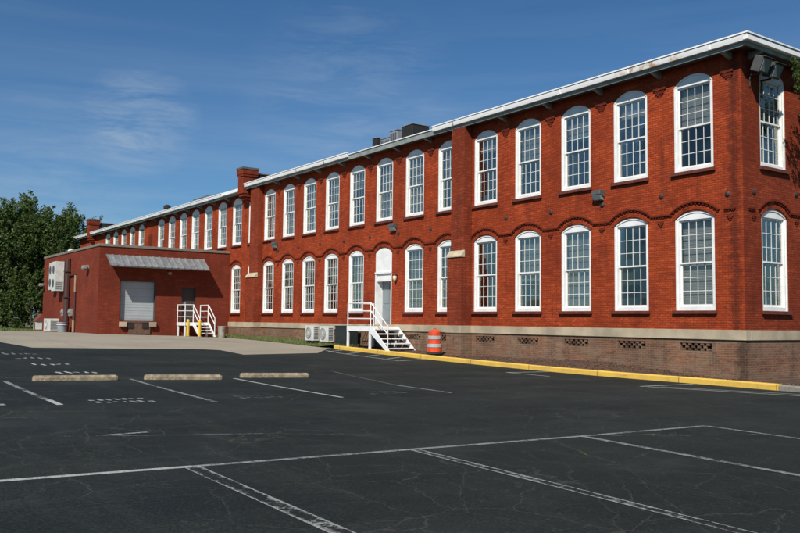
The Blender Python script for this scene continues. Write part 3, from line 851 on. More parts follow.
# interior: floors, partition, so the rooms behind the glass are real
MB().box(XE+.4,-.4,.36,SD-.4,5.85,6.05).build('floor_slab', M['interior'], mill)
MB().box(XE+.4,-.4,.36,SD-.4,1.5,1.62).build('floor_slab', M['interior'], mill)
MB().box(XE+.4,-.4,.36,SD-.4,9.8,9.86).build('ceiling', M['interior'], mill)
MB().box(XE+.4,-5.6,5.4,5.5,1.63,5.84).build('partition', M['interior'], mill)
MB().box(XE+.4,-5.6,5.4,5.5,6.06,9.79).build('partition', M['interior'], mill)
MB().box(-5.5,-5.4,5.5,SD-.5,1.63,9.79).build('partition', M['interior'], mill)

# recessed entrance
ex0, ex1 = -(ws(7)+WW), -ws(7)
en = empty('entrance_door', (ex0,0,0), parent=mill)
tag(en, None, None)
e = MB(); e.prism(arch(.005, WW-.005, 4.25-0, LZ[1], LZ[2]-.004), .03, .10); e.build('arched_panel', M['white'], en)
MB().box(.005, WW-.005, -.03, .42, 4.16, 4.245).build('transom_bar', M['white'], en, bevel=.006)
MB().box(.07, WW-.07, .06, .12, 3.86, 4.155).build('transom_panel', M['white'], en)
MB().box(.005, .07, .0, .47, 1.75, 4.155).build('jamb', M['white'], en)
MB().box(WW-.07, WW-.005, .0, .47, 1.75, 4.155).build('jamb', M['white'], en)
MB().box(.07, WW-.07, .06, .47, 3.80, 3.855).build('head', M['white'], en)
d = MB().box(.075, WW-.075, .40, .45, 1.78, 3.795).build('door_leaf', M['door'], en)
M['entry'] = mat('entry_door_shaded', (.20,.235,.245), .5, var=.1)  # grey-blue darkened to put the recess shade into the door's colour
d.data.materials[0] = M['entry']
dm = MB()
for zz0, zz1 in ((1.95,2.6),(2.75,3.65)):
    for x0, x1 in ((.18,.66),(.75,1.23)): dm.box(x0, x1, .385, .399, zz0, zz1)
dm.build('door_panel', M['entry'], en)
MB().tube([(1.22,.40,2.72),(1.22,.35,2.72)], .03, 10).build('door_knob', M['galv'], en)
MB().box(-.02, WW+.02, -.06, .46, 1.70, 1.749).build('threshold', M['stone'], en)

# ------------------------------------------------------------------ lights on the wall
def floodlight(x, y, z, rz, label, sc_=1.0, tilt=20):
    r = empty('flood_light', (x,y,z), rz); r.scale = (sc_,)*3
    tag(r, label, 'flood light', 'box flood lights on the brick walls')
    if tilt < 0:      # wall pack hugging the wall, lens below
        mb = MB(); mb.add([(-.26,-.02,-.10),(.26,-.02,-.10),(.26,-.02,.24),(-.26,-.02,.24),(-.26,-.34,.02),(.26,-.34,.02),(.23,-.30,.22),(-.23,-.30,.22)],
            [(0,1,2,3),(4,7,6,5),(0,4,5,1),(1,5,6,2),(2,6,7,3),(3,7,4,0)]); mb.build('housing', M['iron2'], r, bevel=.015)
        mb = MB(); mb.add([(-.22,-.03,-.24),(.22,-.03,-.24),(.22,-.03,-.105),(-.22,-.03,-.105),(-.22,-.20,-.22),(.22,-.20,-.22),(.24,-.325,.012),(-.24,-.325,.012)],
            [(0,1,2,3),(4,7,6,5),(0,4,5,1),(1,5,6,2),(2,6,7,3),(3,7,4,0)]); mb.build('lens', M['lampglass'], r, bevel=.02)
        MB().box(-.09,.09,-.025,0,-.12,.26).build('back_plate', M['iron'], r)
        MB().tube([(0,-.03,-.12),(0,-.03,-.62)], .016, 8).build('conduit', M['iron'], r)
    else:
        T = Matrix.Rotation(R(tilt), 4, 'X')
        mb = MB(); mb.boxm(Matrix.Translation((0,-.42,0)) @ T, -.24,.24,-.13,.17,-.22,.24); mb.build('housing', M['iron2'], r, bevel=.02)
        mb = MB(); mb.boxm(Matrix.Translation((0,-.42,0)) @ T, -.19,.19,-.145,-.131,-.17,.19); mb.build('lens', M['lampglass'], r)
        mb = MB(); mb.boxm(Matrix.Translation((0,-.42,0)) @ T, -.26,.26,-.20,-.10,.241,.262); mb.build('visor', M['iron2'], r)
        MB().tube([(0,0,-.22),(0,-.30,-.22),(0,-.40,-.12)], .035, 8).build('arm', M['iron'], r)
        MB().tube([(0,-.03,-.22),(0,-.03,-.55)], .02, 8).build('conduit', M['iron'], r)
    return r
M['iron2x'] = mat('bronze_housing', (.10,.10,.095), .5, var=.2, vscale=8)
floodlight(-5.40,0,6.32,0,'box flood light under the upper window fifth from the orange barrel, nearest the corner',.78,-70)
floodlight(-17.85,0,6.30,0,'box flood light high up right of the white arched entrance panel',.78,-70)
floodlight(-30.0,0,6.30,0,'box flood light on the far end of the front wall near the second pilaster',.78,-70)
# pair at the corner
r = floodlight(.0,.40,9.56,R(90),'large tilted flood light under the eave at the building corner, its left lamp',1.0,24)
r = floodlight(.0,1.02,9.50,R(90),'large tilted flood light beside the corner window arch, its right lamp',1.0,24)

el = empty('entrance_lamp', (-17.62,0,3.91)); tag(el, 'small cream wall lamp right of the white entrance door', 'lamp')
MB().box(-.06,.06,-.03,0,-.12,.14).build('bracket', M['iron'], el)
MB().lathe([(.05,-.14),(.09,-.05),(.10,.05),(.06,.14)], 14, (0,-.12,0)).build('globe', M['lampcream'], el, smooth=True)
MB().lathe([(.11,.12),(.10,.16),(.03,.2)], 14, (0,-.12,0)).build('hood', M['iron'], el)

# ------------------------------------------------------------------ entrance steps
st = empty('entrance_steps', (-18.4,-.8,.7)); OX, OY, OZ = st.location
tag(st, 'white steel entrance platform with pipe railing and open steps below the white door', 'steps')
def L_(mb):
    mb.v = [(x-OX, y-OY, z-OZ) for x, y, z in mb.v]; return mb
DX0, DX1, DY0, DY1, DZ = -19.42, -17.45, -1.58, -.08, 1.66
L_(MB().box(DX0,DX1,DY0,DY1,DZ-.22,DZ)).build('deck', M['rail'], st)
for x, y in ((DX0+.05,DY0+.05),(DX1-.05,DY0+.05),(DX0+.05,DY1-.05),(DX1-.05,DY1-.05)):
    L_(MB().box(x-.045,x+.045,y-.045,y+.045,.4,DZ-.22)).build('post', M['rail'], st)
# stairs
SX1, SZ1, NT_ = -16.02, .62, 5
def stair_z(x): return DZ + (SZ1-DZ)*(x-DX1)/(SX1-DX1)
for y in (DY0+.02, DY1-.06):
    L_(MB().add([(DX1,y,DZ),(DX1+.02,y,DZ-.32),(SX1-.12,y,SZ1-.05),(SX1+.12,y,SZ1-.05),(DX1+.12,y,DZ),
                 (DX1,y+.05,DZ),(DX1+.02,y+.05,DZ-.32),(SX1-.12,y+.05,SZ1-.05),(SX1+.12,y+.05,SZ1-.05),(DX1+.12,y+.05,DZ)],
        [(0,1,2,3,4),(9,8,7,6,5),(0,5,6,1),(1,6,7,2),(2,7,8,3),(3,8,9,4),(4,9,5,0)])).build('stringer', M['rail'], st)
for k in range(1, NT_+1):
    zt = DZ - (DZ-SZ1)*k/(NT_+.0) ; xt = DX1 + (SX1-DX1)*(k-.5)/NT_
    L_(MB().box(xt-.13,xt+.16,DY0+.07,DY1-.06,zt+.06,zt+.105)).build('tread', M['rail'], st)
rh = 1.06; rr = .022
def rail(pts, nm='railing', r=rr): L_(MB().tube(pts, r, 8)).build(nm, M['rail'], st)
yf = DY0+.04
for zz in (rh, rh*.66, rh*.33):
    rail([(DX0+.03,DY1,DZ+zz),(DX0+.03,yf,DZ+zz)]); rail([(DX0+.03,yf,DZ+zz),(DX1,yf,DZ+zz)])
    if zz > .4: rail([(DX1,yf,DZ+zz),(SX1-.05,yf,SZ1+zz)])
for p in ((DX0+.03,yf),(DX1,yf),(DX0+.03,DY1-.02)): rail([(p[0],p[1],DZ-.2),(p[0],p[1],DZ+rh)], 'railing_post', .026)
rail([(SX1-.05,yf,SZ1-.1),(SX1-.05,yf,SZ1+rh)], 'railing_post', .026)

# ------------------------------------------------------------------ condensers by the wall
def fan_unit(x, y, z, rz, label, w=.84, d=.36, hh=.84, group=None, cat='air conditioner'):
    r = empty('condenser_unit', (x,y,z), rz); tag(r, label, cat, group)
    MB().box(0,w,0,d,.06,hh).build('casing', M['acwhite'], r, bevel=.015)
    ring = MB()
    for rad in (.26,.19,.12,.05):
        ring.tube([(w*.42+rad*math.cos(a), -.02, hh*.53+rad*math.sin(a)) for a in [2*math.pi*k/20 for k in range(21)]], .009, 6, False)
    for a in range(0, 180, 30):
        c_, s_ = math.cos(R(a))*.27, math.sin(R(a))*.27; ring.tube([(w*.42-c_,-.02,hh*.53-s_),(w*.42+c_,-.02,hh*.53+s_)], .007, 5)
    fan = MB().lathe([(.29,0),(.29,.012)], 24); fan.v = [(w*.42+a, -.006-c2, hh*.53+b2) for a, b2, c2 in fan.v]
    fan.build('fan_opening', M['acdark'], r); ring.build('fan_grille', M['acwhite'], r)
    lv = MB()
    for k in range(9): lv.box(w+.001, w+.012, .06, d-.06, .15+k*.07, .18+k*.07)
    lv.build('louvre', M['acdark'], r)
    for xx in (.08, w-.16): MB().box(xx, xx+.08, .02, d-.02, 0, .06).build('foot', M['acdark'], r)
    return r
fan_unit(-24.45,-1.02,.80,0,'white air conditioning unit left of its twin at the brick wall, farthest from the steps',group='white condensers at the foot of the wall')
fan_unit(-22.97,-1.02,.78,0,'white air conditioning unit between its twin and the dark green box',group='white condensers at the foot of the wall')
gbx = empty('dark_box', (-21.45,-1.0,.66)); tag(gbx, 'dark green box between white condensers and entrance platform', 'cabinet')  # plain dark box beside the entrance platform
MB().box(0,1.0,0,.7,.05,.96).build('casing', M['greenbox'], gbx, bevel=.015)
MB().box(-.02,1.02,-.02,.72,.961,1.0).build('lid', M['greenbox'], gbx)
MB().box(.05,.95,.05,.65,0,.05).build('base', M['acdark'], gbx)
MB().box(.44,.47,-.02,-.001,.4,.55).build('handle', M['iron'], gbx)

# ------------------------------------------------------------------ traffic barrel
tb = empty('traffic_barrel', (-13.45,-.98,.57)); tag(tb, 'orange and white striped traffic barrel behind the yellow kerb', 'barrel')
def seg(r0, z0, r1, z1): return [(r0, z0), (r1, z1)]
MB().lathe([(.36,0),(.36,.05),(.30,.07)], 24).build('base', M['black'], tb)
bands = [(.07,.27,'orange'),(.27,.42,'reflect'),(.42,.60,'orange'),(.60,.75,'reflect'),(.75,.93,'orange')]
rad = lambda z: .31 - .06*z/.93
for k, (a, b_, mt) in enumerate(bands):
    s_ = .012*(k % 2); MB().lathe([(rad(a)+s_-.015,a),(rad(a)+s_,a+.012),(rad(b_)+s_,b_-.012),(rad(b_)+s_-.015,b_)], 28).build('band', M[mt], tb, smooth=False)
MB().lathe([(rad(.93)-.02,.93),(rad(.93)-.05,.97),(.10,.985)], 24).build('top', M['orange'], tb)
MB().tube([(-.09,0,.97),(-.08,0,1.05),(.08,0,1.05),(.09,0,.97)], .022, 8).build('handle', M['orange'], tb)

# ------------------------------------------------------------------ wheel stops
wlab = ['pale concrete wheel stop farthest left in the row of three', 'pale concrete wheel stop in the middle of the row of three', 'pale concrete wheel stop nearest the building in the row of three']
def wheel_stop_mesh():
    mb = MB(); prof = [(-.08,0),(.08,0),(.08,.07),(.05,.125),(-.05,.125),(-.08,.07)]
    for (yy, s_) in ((-.93,.8),(-.88,1),(.88,1),(.93,.8)):
        for a, b_ in prof: mb.v.append((a*s_, yy, b_*(s_ if b_ > 0 else 1)))
    n = 6
    for i in range(3):
        for k in range(n): a = i*n+k; b_ = i*n+(k+1) % n; mb.f.append((a, b_, b_+n, a+n))
    mb.f.append(tuple(range(n))); mb.f.append(tuple(range(3*n, 4*n))[::-1]); return mb
stops = [((-6.12,-18.01),(-6.02,-16.19)),((-6.03,-15.51),(-5.62,-13.75)),((-6.17,-12.95),(-5.82,-11.18))]
w0 = None
for (a, b_), lab in zip(stops, wlab):
    c = ((a[0]+b_[0])/2, (a[1]+b_[1])/2); rz = -math.atan2(b_[0]-a[0], b_[1]-a[1])
    r = empty('wheel_stop', (c[0],c[1],h(*c)-.005), rz)
    tag(r, lab, 'wheel stop', 'concrete wheel stops across the parking bays')
    r.rotation_euler = (-.014*1.0, 0, rz)
    o = wheel_stop_mesh().build('block', M['stop'], r, bevel=.01) if w0 is None else w0.copy()
    if w0 is None: w0 = o
    else: col.objects.link(o); o.parent = r
    for yy in (-.6,.6): MB().lathe([(.018,.115),(.018,.131)], 10, (0,yy,0)).build('pin', M['rust'], r)

# ------------------------------------------------------------------ loading annex
AX, AY, AL = -36.54, -8.32, -50.75
an = empty('loading_annex', (0,0,0)); tag(an, 'low flat roofed red brick loading annex with dock door and sloping awning', 'building')
ZA = 6.18
LD = (-7.03,-4.82,1.75,4.22); PD = (-3.22,-2.25,1.72,3.90)
rect = lambda a, b_, c, d: [(a,c),(b_,c),(b_,d),(a,d)]
wall('dock_wall', rect(AY, -.003, .3, ZA), [rect(*LD), rect(*PD)], M['annex'], an, thick=.3, loc=(AX,0,0), rz=R(90))
wall('side_wall', rect(AL, AX, .3, ZA), [], M['annex'], an, loc=(0,AY,0), back=False)
wall('far_wall', rect(0, -AY, .3, ZA), [], M['annex'], an, loc=(AL,0,0), rz=R(-90), back=False)
MB().box(AL-.04, AX+.05, AY-.05, AY+.25, ZA, ZA+.15).build('coping', M['coping'], an, bevel=.01)
MB().box(AX-.25, AX+.05, AY+.252, -.005, ZA, ZA+.15).build('coping', M['coping'], an, bevel=.01)
MB().box(AL+.05, AX-.3, AY+.3, -.01, ZA-.35, ZA-.3).build('roof', M['roofing'], an)
# dock door: sectional leaf in a recess, frame, bumpers, leveller plate
dd = empty('dock_door', (AX,0,0), R(90), an)
leaf = MB()
for k in range(5):
    z0 = LD[2]+.01 + k*.492; leaf.box(LD[0]+.06, LD[1]-.06, .27, .31, z0, z0+.484)
    leaf.box(LD[0]+.06, LD[1]-.06, .262, .27, z0+.12, z0+.16); leaf.box(LD[0]+.06, LD[1]-.06, .262, .27, z0+.32, z0+.36)
leaf.build('door_leaf', M['door'], dd)
fr = MB(); fr.box(LD[0]+.002, LD[0]+.055, .02, .32, LD[2], LD[3]-.002); fr.box(LD[1]-.055, LD[1]-.002, .02, .32, LD[2], LD[3]-.002); fr.box(LD[0]+.056, LD[1]-.056, .02, .32, LD[3]-.08, LD[3]-.003)
fr.build('frame', M['darkdoor'], dd)
MB().box(LD[0]+.45, LD[1]-.45, -.12, .0, LD[2]-.10, LD[2]-.02).build('leveller_plate', M['rust'], dd)
MB().box(LD[0]+.55, LD[1]-.35, -.10, -.002, .98, LD[2]-.12).build('pit_panel', M['rust'], dd)
for x in (LD[0]+.0, LD[1]-.42):
    b0 = MB().box(x, x+.42, -.22, -.002, LD[2]-.34, LD[2]-.06).build('dock_bumper', M['stone'], dd, bevel=.01)
for x in (LD[0]+.45, LD[1]-.85): MB().box(x, x+.38, -.16, -.002, LD[2]-.42, LD[2]-.13).build('bumper_pad', M['black'], dd)
pd_ = empty('side_door', (AX,0,0), R(90), an)
MB().box(PD[0]+.06, PD[1]-.06, .15, .20, PD[2]+.02, PD[3]-.06).build('door_leaf', M['darkdoor'], pd_)
fr = MB(); fr.box(PD[0]+.002, PD[0]+.06, .01, .2, PD[2], PD[3]-.002); fr.box(PD[1]-.06, PD[1]-.002, .01, .2, PD[2], PD[3]-.002); fr.box(PD[0]+.061, PD[1]-.061, .01, .2, PD[3]-.06, PD[3]-.003)
fr.build('frame', M['darkpipe'], pd_)
MB().box(PD[0]+.12, PD[0]+.36, .14, .149, 2.72, 2.98).build('notice', M['metal'], pd_)
MB().tube([(PD[1]-.16,.15,2.65),(PD[1]-.16,.09,2.65)], .03, 8).build('door_knob', M['galv'], pd_)
# awning: ribbed sheet on side cheeks
aw = empty('awning', (AX,0,0), R(90), an)
a0, a1, zt, zb, dp = -7.94, -1.80, 5.70, 5.00, 1.0
sh = MB(); nr = 60
for k in range(nr):
    xa = a0+(a1-a0)*k/nr; xb = a0+(a1-a0)*(k+1)/nr; u = .022*(k % 2); v_ = .022*((k+1) % 2)
    u = .03 if k % 4 == 0 else 0; v_ = .03 if (k+1) % 4 == 0 else 0
    sh.quad((xa,-dp,zb+u),(xb,-dp,zb+v_),(xb,0,zt+v_),(xa,0,zt+u))
    sh.quad((xa,-dp,zb+u-.03),(xb,-dp,zb+v_-.03),(xb,0,zt+v_-.03),(xa,0,zt+u-.03))
sh.build('roof_sheet', M['awning'], aw, recalc=False)
MB().box(a0, a1, -dp-.01, -dp+.02, zb-.07, zb+.0).build('front_rail', M['iron2'], aw)
for x in (a0+.05, a0+2.05, a0+4.1, a1-.05):
    MB().tube([(x,-.01,zt-.08),(x,-dp+.03,zb-.07)], .02, 6).build('rafter', M['iron2'], aw)

ul = empty('awning_lamp', (AX,-4.05,4.72), R(90)); tag(ul, 'small grey lamp on the annex wall under the awning', 'lamp')
MB().box(-.1,.1,-.22,0,-.06,.08).build('housing', M['galv'], ul, bevel=.01); MB().box(-.08,.08,-.2,-.04,-.09,-.061).build('lens', M['lampglass'], ul)
wl = empty('wall_lamp', (-38.75,AY,4.92)); tag(wl, 'small wall lamp near the outer corner of the annex', 'lamp')
MB().box(-.06,.06,-.14,0,-.05,.22).build('arm', M['galv'], wl); MB().box(-.24,.24,-.38,-.14,-.02,.18).build('housing', M['galv'], wl, bevel=.02); MB().box(-.18,.18,-.34,-.2,-.07,-.021).build('lens', M['lampglass'], wl)
wl2 = empty('wall_lamp', (-50.3,AY,4.2)); tag(wl2, 'small wall lamp at the far edge of the annex side wall', 'lamp')
MB().box(-.06,.06,-.14,0,-.05,.16).build('arm', M['galv'], wl2); MB().box(-.18,.18,-.4,-.14,-.02,.16).build('housing', M['galv'], wl2, bevel=.02); MB().box(-.12,.12,-.36,-.18,-.07,-.021).build('lens', M['lampglass'], wl2)
# wall-hung cabinets and pipework
def cabinet(x0, x1, d, z0, z1, label):
    r = empty('wall_cabinet', (x0,AY,z0)); tag(r, label, 'cabinet', 'white cabinets hung high on the annex wall')
    w = x1-x0; hh = z1-z0
    MB().box(0,w,-d,-.05,0,hh).build('casing', M['acwhite'], r, bevel=.015)
    g = MB()
    for k in range(2):
        zc_ = hh*(.27+.46*k)
        f = MB().lathe([(.27,0),(.27,.02)], 20); f.v = [(w/2+a, -d-.001-c2, zc_+b2) for a, b2, c2 in f.v]; f.build('fan_opening', M['acdark'], r)
    for k in range(6): g.box(w+.001, w+.012, -d+.06, -.12, .12+k*.09, .15+k*.09)
    g.build('louvre', M['greenbox'], r)
    for xx in (.1, w-.15): MB().box(xx, xx+.05, -d+.05, 0, -.07, -.001).build('bracket', M['iron'], r)
cabinet(-47.3,-46.5,.42,3.80,5.68,'white wall hung unit with fans, farther from the annex corner')
cabinet(-45.6,-44.6,.62,3.68,5.66,'larger white wall hung unit with fans beside the dark drain pipe')
dp_ = empty('drain_pipe', (-43.2,AY-.16,0)); tag(dp_, 'dark vertical drain pipe on the annex side wall', 'pipe')
MB().tube([(0,0,.9),(0,0,5.74)], .19, 10).build('pipe', M['darkpipe'], dp_)
for z in (1.6,3.2,4.9): MB().box(-.22,.22,-.21,.16,z,z+.05).build('clamp', M['iron'], dp_)
cp = empty('service_pipe', (-41.5,AY-.08,0)); tag(cp, 'thin service pipe with a tan upper length right of the drain pipe', 'pipe')
MB().tube([(0,0,3.55),(0,0,4.62)], .07, 8).build('pipe', M['pipe'], cp); MB().tube([(0,0,.95),(0,0,3.55)], .055, 8).build('pipe', M['darkpipe'], cp)
MB().tube([(0,0,4.62),(-.1,0,4.68),(-1.7,0,4.66)], .06, 8).build('pipe', M['darkpipe'], cp); MB().tube([(0,-.03,1.0),(0,-.03,1.75)], .08, 8).build('sleeve', M['pipe'], cp)
for x, lab in ((-44.6,'small grey meter box left of the drain pipe'),(-42.7,'small grey meter box right of the drain pipe')):
    mt = empty('meter_box', (x,AY,2.02)); tag(mt, lab, 'meter box', 'small meter boxes on the annex wall')
    MB().box(0,.5,-.16,0,0,.46).build('box', M['galv'], mt, bevel=.01); MB().lathe([(.11,0),(.11,.06),(.07,.09)], 14).build('dial', M['lampglass'], mt).rotation_euler = (R(90),0,0)
    mt.children[-1].location = (.25,-.16,.26)
pad = MB().box(-49.3,-40.6,AY-1.0,AY,.55,.93).build('equipment_pad', M['conc'], an, bevel=.01)
r = fan_unit(-46.3,AY-.85,.93,0,'pale condenser box on the concrete pad beside the annex',w=1.7,d=.6,hh=.9)
dr = empty('storage_drum', (-42.3,AY-.6,.93)); tag(dr, 'pale blue grey open drum standing on the annex pad', 'drum')
MB().lathe([(.26,0),(.31,.62),(.33,.63),(.33,.68),(.28,.68),(.27,.55)], 20).build('body', M['metal'], dr); MB().lathe([(.34,.50),(.34,.56)], 20).build('rim', M['acwhite'], dr)
# rooftop of the annex: small antenna
sa = empty('satellite_dish', (-46.3,AY+.7,5.85)); tag(sa, 'small pale satellite dish on the annex roof edge', 'satellite dish')
MB().tube([(0,0,0),(0,0,.64)], .035, 8).build('mast', M['galv'], sa)
d_ = MB().lathe([(.02,0),(.2,.02),(.36,.09),(.42,.14),(.36,.11),(.2,.04)], 20); dsh = d_.build('dish', M['acwhite'], sa, smooth=True); dsh.scale = (.55,.55,.55); dsh.location = (0,0,.62); dsh.rotation_euler = (R(55),0,R(30))
MB().tube([(0,-.05,.58),(.07,-.26,.70)], .02, 6).build('feed_arm', M['galv'], sa)

# dock steps
ds = empty('dock_steps', (-35.9,-2.7,.9)); tag(ds, 'small white steel dock steps with pipe rails at the annex door', 'steps')
OX, OY, OZ = ds.location
X0, X1, Y0, Y1, Z1 = AX+.02, -35.2, -3.48, -1.93, 1.70
def dbld(mb, nm, mt='rail'): return L_(mb).build(nm, M[mt], ds)
dbld(MB().box(X0,X1,Y0,Y1,Z1-.2,Z1),'deck')
for x, y in ((X1-.06,Y0+.06),(X1-.06,Y1-.06),(X0+.1,Y0+.06),(X0+.1,Y1-.06)): dbld(MB().box(x-.045,x+.045,y-.045,y+.045,.7,Z1-.2),'post')
GZ = .86; XS = -34.15
for y in (-2.93,-1.98):
    dbld(MB().add([(X1,y,Z1),(X1,y,Z1-.26),(XS-.1,y,GZ-.02),(XS+.14,y,GZ-.02),(X1+.15,y,Z1),(X1,y+.05,Z1),(X1,y+.05,Z1-.26),(XS-.1,y+.05,GZ-.02),(XS+.14,y+.05,GZ-.02),(X1+.15,y+.05,Z1)],
        [(0,1,2,3,4),(9,8,7,6,5),(0,5,6,1),(1,6,7,2),(2,7,8,3),(3,8,9,4),(4,9,5,0)]),'stringer')
for k in range(1, 5):
    zt = Z1-(Z1-GZ)*k/5; xt = X1+(XS-X1)*(k-.4)/4.6
    dbld(MB().box(xt-.12,xt+.14,-2.88,-1.98,zt,zt+.04),'tread')
def drail(pts, nm='railing', r=.026): dbld(MB().tube(pts, r, 6), nm)
for zz in (1.08,.70,.34):
    drail([(X0,Y0+.03,Z1+zz),(X1,Y0+.03,Z1+zz)]); drail([(X1,Y0+.03,Z1+zz),(X1,-2.92,Z1+zz)]); drail([(X0,Y1-.03,Z1+zz),(X1,Y1-.03,Z1+zz)])
    if zz > .5:
        for y in (-2.92,-1.95): drail([(X1,y,Z1+zz),(XS,y,GZ+zz+.02)])
for x, y in ((X0+.04,Y0+.03),(X1,Y0+.03),(X1,-2.92),(X0+.04,Y1-.03),(X1,Y1-.03)): drail([(x,y,Z1-.2),(x,y,Z1+1.08)],'railing_post',.03)
for y in (-2.92,-1.95): drail([(XS,y,GZ-.05),(XS,y,GZ+1.1)],'railing_post',.03)
for x, y, lab in ((-34.75,-3.42,'yellow steel bollard below the railed end of the dock steps'),(-33.75,-3.08,'yellow steel bollard at the foot of the dock steps')):
    bo = empty('bollard', (x,y,h(x,y)-.02)); tag(bo, lab, 'bollard', 'yellow bollards guarding the dock steps')
    MB().lathe([(.09,0),(.09,.98),(.07,1.04),(.02,1.07)], 16).build('post', M['ybol'], bo, smooth=False); MB().lathe([(.16,0),(.16,.05),(.12,.06)], 16).build('footing', M['conc'], bo)
bn = empty('trash_bin', (-33.75,-1.66,h(-33.7,-1.6))); tag(bn, 'tan grey ribbed metal bin beside the foot of the dock steps', 'bin')
MB().lathe([(.20,0),(.24,.66),(.22,.66),(.20,.1)], 20).build('body', M['galv'], bn)
MB().lathe([(.25,.65),(.265,.66),(.265,.69),(.24,.70)], 20).build('rim', M['galv'], bn)
for sx_ in (-1,1): MB().tube([(sx_*.22,-.07,.5),(sx_*.28,-.06,.48),(sx_*.28,.06,.48),(sx_*.22,.07,.5)], .012, 6).build('handle', M['iron'], bn)

# ------------------------------------------------------------------ things on the mill roof
def roof_unit(x0, x1, y0, y1, z0, z1, mt, label, louv=True, name='rooftop_unit', cat='rooftop unit'):
    r = empty(name, (x0,y0,z0)); tag(r, label, cat)
    w, d, hh = x1-x0, y1-y0, z1-z0
    MB().box(0,w,0,d,.12,hh).build('casing', M[mt], r, bevel=.02)
    MB().box(.1,w-.1,.1,d-.1,0,.12).build('curb', M['tar'], r)
    MB().box(-.03,w+.03,-.03,d+.03,hh+.001,hh+.05).build('lid', M['metal'], r)
    if louv:
        g = MB()
        for k in range(max(2, int(w/.12))): g.box(.08+k*.12, .13+k*.12, -.012, -.001, .25, hh-.12)
        g.build('louvre', M['tar'], r)
    return r
roof_unit(-25.2,-24.75,3.5,4.3,10.3,12.25,'tar','black upright rooftop unit leftmost in the cluster above the eave')
roof_unit(-24.5,-23.6,3.6,4.6,10.3,12.1,'metal','grey rooftop unit next to the black one')
roof_unit(-23.3,-22.6,3.4,4.4,10.3,12.3,'metal','taller pale rooftop unit in the middle of the cluster')
roof_unit(-22.3,-21.3,3.5,4.6,10.3,12.4,'tar','tall dark rooftop unit right of the pale one')
roof_unit(-51.6,-48.0,3.2,4.8,10.1,11.72,'metal','low grey rooftop box on the far wing roof')
vp = empty('roof_vent', (-54.9,2.2,10.1)); tag(vp, 'short black vent pipe on the far wing roof', 'roof vent')
MB().tube([(0,0,0),(0,0,1.2)], .22, 12).build('pipe', M['tar'], vp); MB().lathe([(.3,1.15),(.3,1.4),(.1,1.5)], 14).build('cowl', M['tar'], vp)

# ------------------------------------------------------------------ trees
def tree(name, x, y, z, H, cr, low, nspray, nleaf, ls, lm, label, cat='tree', group=None, seed=0, up=.9, trunk=.22):
    rnd = random.Random(seed)
    r = empty(name, (x,y,z)); tag(r, label, cat, group)
    tk = MB(); lean = (rnd.uniform(-.3,.3), rnd.uniform(-.3,.3))
    top = H*.86
    def tp(f): return (lean[0]*f*f*1.5, lean[1]*f*f*1.5, top*f)
    tk.tube([(0,0,-.2)]+[tp(k/8) for k in range(1,9)], [trunk*1.25]+[trunk*(1-k/8.6) for k in range(1,9)], 9)
    lv = MB()
    for s_ in range(nspray):
        f = rnd.random()
        zf = low + (H*(.97+.05*math.sin(s_*2.3))-low)*f**.85
        env = math.sin(math.pi*min(1, (zf-low)/(H-low)*.86+.14))**.55
        a = rnd.uniform(0, 2*math.pi); wild = rnd.random() < .2; rr_ = cr*env*math.sqrt(rnd.uniform(.12,1))*(1+.28*math.sin(3*a+seed)+.15*math.sin(7*a+zf))*(1.22 if wild else .94)
        tip = Vector((rr_*math.cos(a), rr_*math.sin(a), zf))
        base = Vector(tp(max(.08, min(.97, (zf-rr_*up)/top))))
        mid = base.lerp(tip, .55)+Vector((0,0,-.10*rr_))
        if s_ % 2 == 0: tk.tube([base, mid, tip], [max(.02,trunk*.28), trunk*.16, .012], 5)
        d = (tip-mid).normalized(); d = (d+Vector((0,0,up*.6))).normalized()
        ln = rnd.uniform(.9,1.9)*cr/4.5*(1.25 if wild else 1); cw = ln*(rnd.uniform(.16,.26) if wild else rnd.uniform(.26,.44))
        for _ in range(nleaf):
            t_ = rnd.uniform(-.55,1); off = Vector((rnd.gauss(0,1),rnd.gauss(0,1),rnd.gauss(0,1)))*cw*(1.02-.75*max(0,t_))*.62
            p = tip + d*ln*t_ + off
            if p.z < .15: continue
            u = Vector((rnd.gauss(0,1),rnd.gauss(0,1),rnd.gauss(0,.6))).normalized(); u = (u+d*.5).normalized()
            w = u.cross(Vector((rnd.gauss(0,1),rnd.gauss(0,1),rnd.gauss(0,1)))).normalized(); s2 = ls*rnd.uniform(.6,1.3)
            lv.add([p-u*s2*.5, p+w*s2*.28, p+u*s2*.5, p-w*s2*.28], [(0,1,2,3)])
    lv.build('foliage', M[lm], r, recalc=False)
    tk.build('trunk', M['bark'], r)
    return r
TG = 'trees standing left of the annex'
tree('tree',-84,-9.5,.6,12.3,5.0,2.0,210,150,.29,'leaf','broad tree at the very left edge with its trunk showing',group=TG,seed=3)
tree('tree',-88,-2.4,.6,14.0,4.8,1.5,230,150,.29,'leaf2','tallest feathery tree of the group behind the annex, its top rising highest',group=TG,seed=5)
tree('tree',-80,-5.6,.6,12.0,4.2,1.2,200,140,.28,'leaf','dense dark tree in the middle of the group left of the annex',group=TG,seed=8)
tree('tree',-93,3.5,.6,13.6,4.4,1.5,190,140,.29,'leaf2','tree of the group leaning over the far end of the mill roof',group=TG,seed=11)
tree('tree',-79,-1.6,.6,11.4,3.5,1.0,150,140,.28,'leaf','lower dark tree close behind the annex roof edge',group=TG,seed=14)
tree('tree',-92,-15,.6,12.6,5.5,1.8,170,130,.31,'leaf','dark tree cut off by the left edge behind the trunk',group=TG,seed=17)
tree('tree',-100,9,.6,10.5,4.6,1.2,130,110,.32,'leaf','small dark tree farthest back beyond the mill end',group=TG,seed=21)
